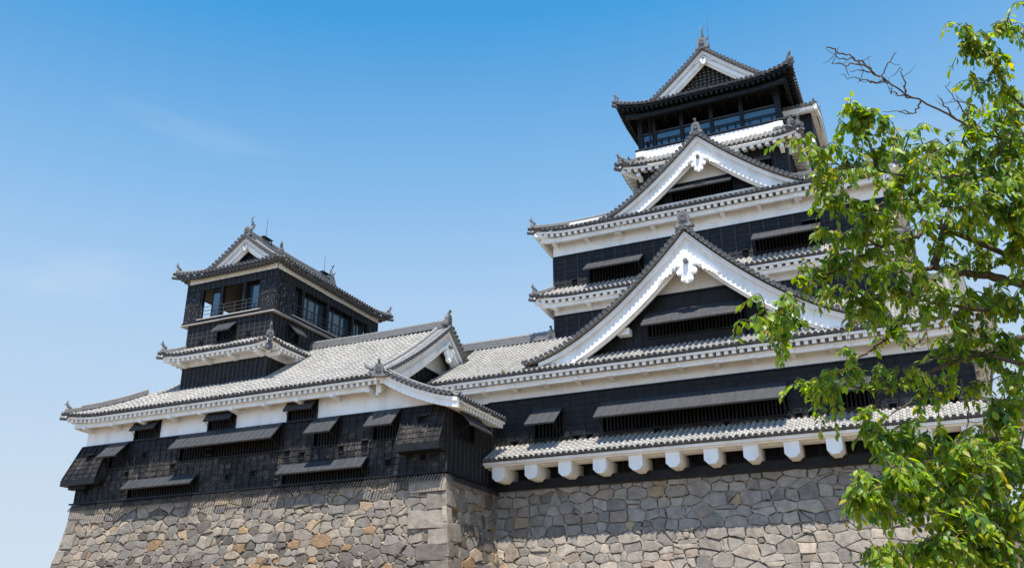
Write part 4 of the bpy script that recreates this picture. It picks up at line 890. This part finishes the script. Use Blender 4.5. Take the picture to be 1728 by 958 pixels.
# upper gallery storey
U0, U1, V0, V1 = -37.76, -31.36, 36.92, 47.05
m = MB(); m.box(U0-.12, U1+.12, V0-.12, V1, 18.93, 18.985, 'mortar'); m.box(U0-.06, U1+.06, V0-.06, V1, 18.99, 19.14, 'beam')
m.box(U0+.1, U1-.1, V0+.1, V1-.1, 20.98, 21.5, 'beam')
def col(mb, m2): mb.v += m2.v; k = mb.n; mb.n += m2.n; mb.f += [tuple(i+k for i in q) for q in m2.f]; mb.m += m2.m; mb.t += m2.t
q = MB(FRONT(V0)); siding(q, U0, -36.72, 19.14, 20.95, (), lap=.9, bat=.52, m='wood_flecked', bw=.03, bd=.03); siding(q, -32.35, U1, 19.14, 20.95, (), lap=.9, bat=.33, m='wood_flecked', bw=.03, bd=.03)
siding(q, U0+.12, U1-.02, 20.97, 21.46, (), lap=.55, bat=.36, m='wood', n=.0); plain(q, U0+.12, U1-.02, 21.46, 21.95, (), n=.02)
q.tf = RIGHT(U1); siding(q, V0, 38.45, 19.14, 20.95, (), lap=.9, bat=.5, m='wood_flecked', bw=.03, bd=.03); siding(q, 46.0, V1, 19.14, 20.95, (), lap=.9, bat=.5, m='wood_flecked'); siding(q, V0, V1, 20.97, 21.46, (), lap=.55, bat=.36); plain(q, V0, V1, 21.46, 21.95, (), n=.02)
q.tf = LEFT(U0); siding(q, V0, 38.0, 19.14, 20.95, (), lap=.9, bat=.5, m='wood_flecked'); siding(q, 41, V1, 19.14, 20.95, (), lap=.9, bat=.5); siding(q, V0, V1, 20.97, 21.46, (), lap=.55, bat=.36); plain(q, V0, V1, 21.46, 21.95, (), n=.02)
q.tf = None; q.box(U0+.5, U1-.9, 42.5, 46.8, 19.1, 20.98, 'inside')
col(m, q); m.build('wall', T)
for s in (-36.66, -35.19, -33.58, -32.42): p = MB(); p.box(s-.1, s+.1, V0+.0, V0+.2, 19.14, 20.98, 'beam'); p.build('post', T)
for yy in (38.5, 39.35, 41.75, 44.35, 45.95): p = MB(); p.box(U1-.2, U1-.0, yy-.11, yy+.11, 19.14, 20.98, 'beam'); p.build('post', T)
for a, b, zt in ((-36.05,-35.3,20.85), (-33.42,-32.55,20.85)):
    g_ = MB(); g_.box(a, b, V0+.32, V0+.34, 19.3, zt, 'glass'); gl = g_.build('glass_pane', T); q = MB()
    for s in (a-.04, b+.04): q.box(s-.035, s+.035, V0+.30, V0+.37, 19.2, 20.95, 'beam')
    q.box(a-.07, b+.07, V0+.31, V0+.36, 20.86, 20.94, 'beam'); q.build('window_frame', gl)
for a, b in ((38.62,39.2), (39.5,41.6), (41.9,44.2), (44.5,45.8)):
    k = max(1, round((b-a)/.72))
    g_ = MB(); g_.box(U1-.36, U1-.34, a, b, 19.22, 20.9, 'glass'); gl = g_.build('glass_pane', T); q = MB()
    for i in range(k+1): s = a+(b-a)*i/k; q.box(U1-.4, U1-.3, s-.045, s+.045, 19.2, 20.95, 'shutter')
    q.box(U1-.41, U1-.29, a, b, 20.1, 20.14, 'shutter'); q.build('window_frame', gl)
for tf, a, b in ((FRONT(V0), -36.6, -32.4), (RIGHT(U1), 38.5, 46)):
    q = MB(tf)
    for z in (19.45, 19.68, 19.9): q.box(a, b, .01, .035, z-.014, z+.014, 'shutter')
    for s in np.arange(a+.1, b, .8): q.box(s-.02, s+.02, .005, .04, 19.15, 19.9, 'shutter')
    q.build('railing', T); q = MB(tf); q.box(a-.1, b+.1, .0, .14, 19.142, 19.2, 'mortar'); q.build('sill', T)
tzs = power(24.3, 21.84, 3.78, 1.28)
XS = (U0+U1)/2
RS = hipgable(T, XS, 3.78, 36.35, 47.7, 37.85, 21.84, tzs, .22, 'tile', 'tile_end', 0, dict(slope=.25, purlin=False, rsp=.27, fascia=.07, raf=.09, wall_n=lambda f: f.nE-.55), ll=1.8)
gable(RS, FRONT(37.85), XS, 3.78, tzs, .05, -.6, board=.34, bt=.18, wall_n=-.4, foot=2.3, roof=False, wallm='wood', pend=.30, oni_s=.7, apex_extra=.02, dmax=2.5, ball=False, cutwall=22.2)
h = MB(); ridge(h, [(XS,37.8,24.28),(XS,42,24.22),(XS,46.25,24.28)], .46, .5); h.build('ridge', RS)
ct = MB(); oni(ct, (XS+3.72,36.45,21.85), (.75,-.66,0), .62); ct.build('ridge_end_tile', RS)
fish(T, (XS, 38.0, 24.75), (0,1,0), .72); fish(T, (XS, 46.1, 24.75), (0,-1,0), .72)
o_ = MB(); oni(o_, (XS, 46.3, 24.3), (0,1,0), .6, False); o_.build('ridge_end_tile', RS)
for y in (39.2, 45.1):
    l_ = MB(); l_.tube([(XS+.1,y,24.7),(XS+.1,y,26.05)], [.018,.010], 5, 'iron'); l_.box(XS-.12, XS+.28, y-.35, y+.5, 24.80, 24.83, 'iron'); l_.box(XS+.2, XS+.24, y-.3, y-.26, 24.5, 24.8, 'iron'); l_.box(XS+.2, XS+.24, y+.4, y+.44, 24.5, 24.8, 'iron'); l_.build('lightning_rod', T)
# tufts of weed rooted between the roof tiles
for i, (x, y, z, k, lab) in enumerate(((-16.95,39.7,14.86,1.0,'yellow-green weed tuft at the left foot of the big white gable'), (-18.55,38.95,14.42,.6,'small weed growing on the eave tiles left of the big gable'))):
    w = MB(); r = random.Random(i)
    for j in range(26):
        a = r.uniform(0, 2*pi); h_ = k*r.uniform(.12,.34); d = np.array((cos(a), sin(a), 0))*r.uniform(.05,.2)*k; b0 = np.array((x, y, z))+d*.4; s = np.array((-sin(a), cos(a), 0))*.018
        w.add([b0-s, b0+s, b0+d+np.array((0,0,h_))], [(0,1,2)], 'weed')
    tag(w.build('weed_tuft', None, (x, y, z)), lab, 'weed')
LIMBS = [[(2.07,8.53,4.69),(1.5,7.96,5.04),(1.01,7.46,5.34),(0.86,7.34,5.38),(0.65,7.11,5.42),(0.46,6.87,5.47),(0.26,6.63,5.51),(0.11,6.39,5.53),(0.01,6.24,5.58),(-0.09,6.05,5.59),(-0.16,5.98,5.61),(-0.25,5.86,5.61)],[(1.87,8.87,4.11),(1.39,8.48,4.26),(0.87,8.08,4.41),(0.58,7.87,4.47),(0.41,7.77,4.48),(0.22,7.66,4.51),(0.1,7.57,4.47),(0.04,7.51,4.35),(-0.03,7.47,4.18)],[(0.22,7.66,4.51),(0.28,7.65,4.67),(0.35,7.64,4.83),(0.42,7.66,5.02),(0.5,7.65,5.27),(0.48,7.56,5.45)],[(0.35,7.64,4.83),(0.22,7.45,4.76),(0.05,7.29,4.65),(-0.11,7.11,4.55),(-0.23,6.94,4.44),(-0.41,6.77,4.3),(-0.51,6.69,4.21),(-0.71,6.56,4.09),(-0.81,6.56,3.92),(-0.88,6.6,3.77)],[(1.96,8.96,4.44),(1.44,8.76,4.37),(0.83,8.5,4.1),(0.63,8.34,3.98),(0.48,8.17,3.9),(0.2,8.0,3.8),(-0.08,7.74,3.64),(-0.34,7.45,3.5),(-0.53,7.23,3.5),(-0.71,7.03,3.44)],[(1.42,8.66,4.35),(0.75,7.87,4.12),(0.5,7.59,4.09),(0.2,7.38,4.11),(-0.06,7.16,4.14),(-0.34,6.96,4.09)],[(0.1,7.57,4.47),(0.01,7.83,4.36),(-0.08,7.87,4.23),(-0.2,7.82,4.05),(-0.37,7.66,3.89),(-0.48,7.48,3.76),(-0.66,7.3,3.59),(-0.78,7.21,3.51)],[(0.48,8.17,3.9),(0.33,8.47,3.95),(0.14,8.52,3.79),(-0.24,8.28,3.53),(-0.46,8.1,3.37)],[(1.4,8.84,2.58),(0.87,8.26,2.83),(0.57,7.88,2.86),(0.26,7.49,2.86),(0.05,7.3,2.8),(-0.21,7.0,2.79),(-0.41,6.81,2.66),(-0.55,6.71,2.53)],[(1.3,8.68,2.22),(0.77,8.23,2.31),(0.37,7.75,2.4),(0.05,7.46,2.35),(-0.22,7.17,2.25),(-0.41,6.96,2.18)],[(1.94,8.38,5.14),(1.59,7.97,5.46),(1.1,7.57,5.75),(0.92,7.25,5.95),(0.81,7.05,6.1),(0.72,6.88,6.19)],[(1.59,7.97,5.46),(1.33,7.31,5.92),(1.13,7.02,6.07),(1.0,6.9,6.1)],[(0.87,8.26,2.83),(0.5,7.84,3.1),(0.09,7.56,3.07),(-0.22,7.25,3.07),(-0.45,7.04,3.05)],[(1.01,7.46,5.34),(0.63,7.18,5.06),(0.25,6.92,4.97),(-0.07,6.6,4.94),(-0.3,6.38,4.93),(-0.52,6.23,4.97)],[(1.01,7.46,5.34),(0.77,7.26,4.87),(0.37,6.93,4.7),(-0.03,6.63,4.67),(-0.41,6.39,4.66)],[(-0.11,7.11,4.55),(-0.28,6.89,4.54),(-0.47,6.68,4.5)],[(-0.07,6.6,4.94),(-0.09,6.5,5.14),(-0.13,6.36,5.38)],[(2.07,8.82,4.14),(2.74,8.72,4.34),(3.41,8.6,4.39),(4.24,8.44,4.33)],[(2.11,8.97,5.36),(2.81,9.28,5.54),(3.54,9.66,5.6),(4.44,10.22,5.44)],[(2.14,9.06,6.04),(2.16,8.38,6.28),(2.22,7.65,6.47),(2.2,6.81,6.42)],[(2.15,9.09,6.31),(2.34,8.66,6.54),(2.55,8.42,6.66),(2.79,7.76,6.65)],[(2.08,8.85,4.38),(2.74,9.09,4.45),(3.33,9.33,4.36),(4.2,9.76,4.22)],[(2.06,8.79,3.89),(2.57,9.14,4.17),(3.05,9.47,4.4),(3.68,9.93,4.31)],[(2.16,9.1,6.4),(2.25,8.62,6.63),(2.34,8.16,6.71),(2.57,7.46,6.89)],[(2.11,8.94,5.13),(2.89,8.82,5.48),(3.64,8.6,5.67),(4.71,8.66,5.64)],[(2.12,8.99,5.48),(2.6,8.65,5.56),(3.1,8.19,5.59),(3.65,7.93,5.5)],[(2.06,8.79,3.94),(2.57,9.13,4.28),(2.93,9.52,4.46),(3.61,9.67,4.62)],[(2.14,9.04,5.89),(2.77,9.25,6.0),(3.33,9.41,6.04),(4.2,9.7,5.77)],[(2.02,8.69,3.1),(2.54,9.06,3.37),(3.04,9.42,3.57),(3.61,10.04,3.71)],[(2.14,9.04,5.9),(2.1,9.61,5.93),(2.09,10.16,5.9),(2.06,11.03,5.75)],[(2.08,8.88,4.62),(2.61,8.78,4.79),(3.24,8.65,4.9),(3.83,8.47,4.85)],[(2.06,8.81,4.12),(2.55,9.11,4.33),(3.08,9.51,4.64),(3.96,9.98,4.71)],[(2.15,9.07,6.19),(2.03,8.67,6.32),(1.88,8.19,6.39),(1.83,7.62,6.31)],[(2.02,8.69,3.11),(2.52,9.45,3.47),(3.0,10.23,3.7),(3.66,11.39,3.75)]]
BARE = [[(0.11,6.39,5.53),(0.09,6.34,5.6),(0.2,6.27,5.7)],[(0.22,6.52,5.5),(0.22,6.47,5.58),(0.21,6.42,5.66)],[(0.11,6.39,5.53),(-0.0,6.28,5.51),(-0.07,6.22,5.51),(-0.2,6.14,5.54)],[(-0.04,6.13,5.57),(-0.14,6.11,5.59),(-0.24,6.01,5.56)],[(0.01,6.24,5.58),(-0.06,6.19,5.65),(-0.19,6.07,5.64),(-0.21,6.05,5.67)],[(0.06,6.31,5.55),(-0.03,6.24,5.58),(-0.13,6.14,5.55)],[(0.26,6.63,5.51),(0.15,6.52,5.5),(0.11,6.49,5.55)],[(0.32,6.73,5.53),(0.27,6.77,5.46),(0.17,6.76,5.49),(0.04,6.66,5.46)],[(0.69,7.12,5.41),(0.59,6.95,5.53),(0.51,6.86,5.68)],[(0.54,6.98,5.46),(0.47,6.92,5.58),(0.45,6.89,5.64)],[(0.86,7.34,5.38),(0.69,7.12,5.61),(0.53,7.1,5.67)],[(0.48,8.17,3.9),(0.03,7.7,3.76),(-0.33,7.53,3.61),(-0.51,7.43,3.54)],[(0.07,7.64,3.98),(-0.01,7.57,3.87),(-0.19,7.45,3.91)],[(0.27,7.94,3.65),(0.27,7.9,3.35),(0.23,7.84,3.18)]]
CLUMPS = [(0.88,7.04,6.1,0.16,0.1,5),(0.71,6.93,6.14,0.11,0.13,5),(0.97,7.18,6.0,0.22,0.22,11),(0.63,7.14,6.02,0.14,0.08,4),(0.77,7.31,5.86,0.22,0.14,8),(0.98,7.53,5.76,0.2,0.22,10),(0.78,7.22,5.44,0.21,0.11,6),(1.07,7.04,6.02,0.08,0.12,4),(-0.14,6.36,5.38,0.07,0.07,4),(-0.07,6.43,5.27,0.14,0.12,8),(-0.22,6.45,5.22,0.14,0.1,7),(0.11,6.49,5.16,0.12,0.07,5),(-0.54,6.23,4.97,0.13,0.06,6),(-0.4,6.34,4.9,0.14,0.08,7),(-0.22,6.45,4.97,0.19,0.12,9),(0.03,6.63,5.03,0.24,0.14,12),(0.38,7.54,5.5,0.27,0.16,16),(0.61,7.13,5.17,0.26,0.13,15),(0.87,7.36,5.2,0.21,0.16,14),(-0.43,6.39,4.67,0.14,0.05,6),(-0.21,6.47,4.71,0.21,0.12,9),(0.06,6.66,4.73,0.24,0.17,19),(0.43,7.65,5.18,0.27,0.19,19),(0.72,7.19,4.84,0.26,0.2,19),(-0.13,6.63,4.55,0.19,0.12,9),(-0.49,6.68,4.49,0.12,0.06,5),(-0.32,6.86,4.51,0.17,0.07,7),(-0.03,7.2,4.65,0.2,0.13,9),(0.55,7.67,4.78,0.32,0.13,12),(0.8,7.39,4.56,0.15,0.21,9),(-0.65,6.56,4.26,0.1,0.06,5),(-0.46,6.73,4.34,0.16,0.09,7),(-0.22,6.94,4.33,0.19,0.12,9),(-0.6,6.65,4.14,0.12,0.07,4),(-0.38,6.95,4.12,0.21,0.12,10),(-0.05,7.15,4.18,0.22,0.15,16),(0.27,7.4,4.17,0.25,0.15,15),(0.61,7.68,4.16,0.26,0.16,15),(-0.85,6.57,3.85,0.08,0.14,7),(-0.97,6.6,3.72,0.08,0.1,5),(-1.11,6.5,3.95,0.05,0.04,1),(-1.2,6.53,3.82,0.03,0.03,1),(-1.02,6.66,3.49,0.04,0.04,1),(-0.75,6.56,3.95,0.09,0.09,4),(-0.91,6.64,3.63,0.08,0.07,3),(-0.55,7.44,3.86,0.1,0.13,2),(-0.33,7.05,3.95,0.17,0.14,9),(-0.11,7.86,4.08,0.27,0.21,14),(0.24,7.98,4.01,0.27,0.19,14),(0.6,8.28,4.06,0.28,0.22,12),(-0.81,7.2,3.54,0.12,0.07,4),(-0.66,7.09,3.4,0.17,0.12,7),(-0.68,7.12,3.23,0.14,0.09,5),(-0.45,7.31,3.57,0.2,0.15,8),(-0.44,8.12,3.47,0.22,0.13,6),(-0.12,7.68,3.63,0.26,0.15,9),(0.19,8.53,3.76,0.28,0.17,8),(0.54,8.26,3.7,0.25,0.22,8),(0.32,7.7,3.25,0.2,0.1,5),(0.58,7.8,3.29,0.1,0.21,4),(-0.04,8.41,3.5,0.22,0.08,3),(-0.34,7.17,3.05,0.17,0.06,14),(-0.12,7.39,3.0,0.24,0.09,22),(0.15,7.36,2.91,0.24,0.1,24),(0.43,7.63,2.96,0.2,0.15,24),(-0.44,6.79,2.64,0.13,0.06,12),(-0.53,6.72,2.52,0.1,0.04,9),(-0.25,6.93,2.7,0.2,0.1,21),(0.03,7.32,2.68,0.26,0.14,30),(0.35,7.67,2.71,0.23,0.18,27),(-0.22,7.2,2.52,0.19,0.08,14),(0.07,7.45,2.45,0.24,0.15,27),(0.34,7.69,2.42,0.2,0.2,27),(-0.18,7.23,2.28,0.21,0.09,16),(-0.41,6.96,2.2,0.11,0.05,8),(0.11,7.53,2.23,0.29,0.1,27),(0.89,7.37,4.99,0.13,0.21,14),(0.62,7.15,4.75,0.2,0.15,12),(0.82,7.94,4.58,0.14,0.16,12),(0.6,7.8,4.61,0.22,0.11,9),(0.74,7.86,4.15,0.13,0.16,8),(0.16,7.6,4.57,0.21,0.11,9),(0.67,8.36,3.91,0.17,0.17,6),(0.58,7.77,3.42,0.13,0.21,6),(0.86,7.35,5.36,0.21,0.11,11),(0.25,6.87,4.7,0.19,0.12,9),(0.54,7.65,5.26,0.22,0.11,9),(0.85,7.32,4.72,0.08,0.15,7),(0.69,8.42,3.67,0.08,0.22,5),(0.32,7.56,3.92,0.26,0.15,6),(-0.05,7.36,2.18,0.29,0.07,12),(0.29,7.71,2.18,0.2,0.1,15),(0.42,7.84,2.65,0.18,0.31,15),(0.65,8.41,3.72,0.14,0.34,8),(0.51,7.84,3.13,0.15,0.15,12),(-0.02,7.24,2.8,0.24,0.09,15),(-0.36,7.19,2.95,0.14,0.05,6),(0.14,7.52,2.41,0.29,0.2,15),(1.21,7.7,5.14,0.28,0.44,16),(1.1,8.22,4.43,0.28,0.45,16),(0.99,8.67,3.7,0.29,0.46,12),(0.78,8.2,2.76,0.27,0.43,24),(3.0,8.54,4.52,0.26,0.22,13),(3.5,8.34,4.4,0.34,0.14,12),(3.94,8.54,4.73,0.29,0.17,12),(4.34,8.58,4.47,0.32,0.21,9),(3.12,9.56,5.38,0.32,0.18,12),(3.77,9.44,5.2,0.28,0.22,10),(4.12,10.05,5.7,0.36,0.21,13),(4.25,10.13,5.52,0.33,0.17,9),(2.33,8.03,6.27,0.35,0.23,11),(2.2,7.31,6.45,0.25,0.14,11),(2.35,6.97,6.49,0.23,0.21,12),(2.27,6.35,6.77,0.33,0.16,12),(2.3,8.79,6.59,0.23,0.15,9),(2.75,8.21,6.65,0.26,0.17,12),(2.65,8.01,6.39,0.24,0.17,9),(2.66,7.76,6.98,0.28,0.23,13),(2.77,9.19,4.5,0.33,0.16,9),(3.76,9.61,4.22,0.24,0.17,10),(3.55,9.34,4.64,0.3,0.19,11),(4.57,9.77,4.23,0.25,0.14,11),(2.56,9.6,4.06,0.36,0.14,9),(3.05,9.73,4.25,0.36,0.23,13),(3.55,9.85,4.38,0.23,0.18,11),(3.64,10.11,4.46,0.36,0.2,10),(2.27,8.3,6.65,0.31,0.15,10),(2.43,7.79,6.48,0.24,0.2,9),(2.61,7.8,6.85,0.34,0.21,12),(2.65,7.59,6.9,0.26,0.24,11),(3.1,8.79,5.39,0.34,0.21,12),(3.78,8.48,5.61,0.28,0.2,11),(4.56,8.72,5.73,0.36,0.23,11),(5.14,8.43,5.9,0.3,0.14,11),(2.69,8.63,5.72,0.3,0.23,11),(2.83,8.12,5.56,0.34,0.15,10),(3.47,8.24,5.69,0.34,0.15,13),(3.78,7.68,5.31,0.24,0.23,12),(2.64,9.47,4.4,0.34,0.23,9),(3.38,9.71,4.56,0.28,0.14,11),(3.34,9.73,4.55,0.25,0.19,9),(3.9,9.98,4.88,0.27,0.16,10),(3.25,9.49,6.39,0.37,0.17,9),(3.52,9.35,5.87,0.37,0.16,9),(3.81,9.65,5.62,0.26,0.19,9),(4.38,9.69,5.8,0.25,0.17,12),(2.64,9.11,3.28,0.3,0.23,9),(3.33,9.57,3.55,0.25,0.21,11),(3.38,9.67,3.3,0.38,0.16,9),(3.89,10.15,3.5,0.3,0.22,12),(2.15,10.5,5.88,0.35,0.16,12),(2.29,11.22,5.62,0.31,0.23,12),(3.13,8.73,5.03,0.3,0.14,10),(3.49,9.0,4.86,0.38,0.21,9),(3.57,8.69,4.74,0.27,0.24,10),(3.75,8.75,4.67,0.28,0.23,11),(2.84,9.56,4.5,0.31,0.16,9),(3.61,9.55,4.7,0.32,0.21,11),(3.65,10.02,4.72,0.23,0.24,11),(3.64,9.92,4.51,0.34,0.17,10),(1.98,8.39,6.15,0.24,0.17,11),(1.92,7.49,6.44,0.31,0.21,9),(1.7,7.35,6.09,0.35,0.18,9),(2.88,10.0,3.65,0.24,0.17,11),(3.39,10.3,3.78,0.24,0.14,13),(3.17,10.82,3.94,0.33,0.18,13),(3.25,11.41,4.21,0.35,0.15,12)]
def smooth(P, k=5):
    P = np.asarray(P, float); Q = np.vstack((2*P[0]-P[1], P, 2*P[-1]-P[-2])); out = []
    for i in range(1, len(Q)-2):
        a, b, c, d = Q[i-1:i+3]
        for t in np.linspace(0, 1, k, endpoint=False): out.append(.5*((2*b)+(c-a)*t+(2*a-5*b+4*c-d)*t*t+(3*b-a-3*c+d)*t**3))
    return np.array(out+[P[-1]])
TB = np.array((1.9, 8.3, 0.))
TR = empty('broadleaf_tree', TB); tag(TR, 'leafy green tree in the right foreground with dark crooked limbs and one bare twiggy bough', 'tree')
trk = smooth([TB+(0,0,-.1), TB+(.0,.1,1.2), TB+(.1,.28,2.4), TB+(.15,.5,3.8), TB+(.22,.66,5.2), TB+(.2,.85,6.6), TB+(.32,1.0,7.9), TB+(.3,1.05,8.7)], 6)
mb = MB(); mb.tube(trk, np.interp(np.linspace(0,1,len(trk)), [0,.05,.3,.6,.85,1], [.30,.21,.165,.10,.04,.012]), 12, 'bark'); mb.build('trunk', TR, TB, smooth=True)
skel = []; rr = random.Random(5); R2 = np.random.default_rng(5)
R0 = [.014,.055,.036,.024,.036,.024,.026,.022,.034,.03,.028,.02,.02,.02,.02,.012,.012]
for i, l in enumerate(LIMBS):
    P = np.array(l)
    if i < 17 and np.linalg.norm(P[0]-TB) < 12 and P[0][0] > .3:
        j = np.argmin(np.linalg.norm(trk-(P[0]-(0,0,.55)), axis=1)); P = np.vstack((trk[j], P))
    Q = smooth(P, 6); Q[1:-1] += R2.normal(0, .006, Q[1:-1].shape); r0 = R0[i] if i < len(R0) else .04
    mb = MB(); mb.tube(Q, np.maximum(.005, r0*(1-np.linspace(0,1,len(Q))**1.1*.93)), 7, 'bark'); mb.build('branch', TR, Q[0], smooth=True); skel += list(Q[len(Q)//5:] if i else Q[len(Q)//5:len(Q)*45//100])
tw = MB()
for l in BARE:
    Q = smooth(l, 5); Q[1:-1] += R2.normal(0, .008, Q[1:-1].shape); tw.tube(Q, np.linspace(.008, .0022, len(Q)), 5, 'bark'); 
    for _ in range(3):
        k = rr.randrange(len(Q)//3, len(Q)); d = R2.normal(0, 1, 3); d /= np.linalg.norm(d); tw.tube([Q[k], Q[k]+d*.06, Q[k]+d*.12+(0,0,.03)], [.003,.0025,.0015], 4, 'bark')
LV = []; LF = []; LT = []; ln = 0
def leaf(p, d, up, size, col):
    global ln
    d = d/np.linalg.norm(d); s = np.cross(d, up); s /= np.linalg.norm(s)+1e-9; n = np.cross(s, d); w = size*rr.uniform(.23, .29); cu = rr.uniform(-.02, .14)*size; fo = rr.uniform(.1, .32)*w
    V = []
    for t, ww in ((0,.06),(.22,.75),(.48,1),(.74,.66)):
        c = p+d*(t*size)-n*(cu*(t*2)**2*.5)
        V += [c-s*w*ww+n*fo*ww, c-n*fo*.2, c+s*w*ww+n*fo*ww]
    V.append(p+d*size-n*cu*2.2); k = ln
    F = []
    for a in range(3):
        for b in (0, 1): F.append((k+a*3+b, k+a*3+b+1, k+a*3+b+4, k+a*3+b+3))
    F += [(k+9, k+10, k+12), (k+10, k+11, k+12)]
    LV.append(np.array(V)); LF.extend(F); LT.extend([col]*len(F)); ln += 13
SK = np.array(skel); extra = []
for (cx, cy, cz, ra, rb, n) in CLUMPS:
    low = cz < 3.6
    for _ in range(round(n*1.2)):
        q = R2.normal(0, .5, 3); e = np.array((cx, cy, cz))+q*np.array((ra*1.05, .42, rb*1.05))
        A = SK if not extra else np.vstack((SK, np.array(extra)))
        dv = A-e; cost = np.linalg.norm(dv, axis=1); j = np.argmin(cost+np.where(cost < .12, .3, 0)); b = A[j]
        L_ = np.linalg.norm(e-b)
        if L_ > .75: b = e+(b-e)/L_*.75 if False else b
        mid = (b+e)/2+np.array((0,0,.05+.08*L_))+R2.normal(0, .03, 3); e2 = e+np.array((0,0,-.03))
        Q = smooth([b, mid, e2], 5); tw.tube(Q, np.linspace(.0055 if L_ < .6 else .009, .0018, len(Q)), 4, 'bark', cap=False)
        extra += [Q[4], Q[7]]
        td = Q[-1]-Q[-3]; td /= np.linalg.norm(td); tl = min(.34, max(.2, L_))
        cum = np.linspace(0, 1, len(Q)); k = rr.randint(14, 20)
        base = rr.random()
        for i in range(k):
            t = 1-(i/k)*min(1, .42/max(L_, .2)); p = np.array([np.interp(t, cum, Q[:, c]) for c in range(3)])
            sd = np.cross(td, (0,0,1.)); sd /= np.linalg.norm(sd)+1e-9; sg = 1 if i % 2 else -1
            if i == 0: sg = 0
            d = td*rr.uniform(.25,.8)+sd*sg*rr.uniform(.4,.9)+np.array((0,0,-1))*(rr.uniform(.0,.45) if low else rr.uniform(.1,.8))+R2.normal(0,.22,3)
            up = np.array((rr.gauss(0,.35), rr.gauss(-.25,.35), 1.))
            p = p+d/np.linalg.norm(d)*.012
            u = rr.random(); g = rr.uniform(.75, 1.25)*(1.08 if low else 1)
            if u < .09: col = (.28*g, .27*g, .03)
            elif u < .40: col = (.19*g, .275*g, .03)
            elif u < .8: col = (.12*g, .22*g, .028)
            else: col = (.06*g, .14*g, .035)
            leaf(p, d, up, rr.uniform(.040, .084), col)
tag(tw.build('twigs', TR, TB), None, kind='stuff')
me = bpy.data.meshes.new('crown'); me.from_pydata((np.concatenate(LV)-TB).tolist(), [], LF); me.materials.append(MAT['leaf'])
at = me.attributes.new('tint', 'FLOAT_COLOR', 'FACE'); at.data.foreach_set('color', np.array([(*c, 1) for c in LT]).ravel()); me.polygons.foreach_set('use_smooth', [True]*len(me.polygons))
link(bpy.data.objects.new('crown', me), TR, TB)
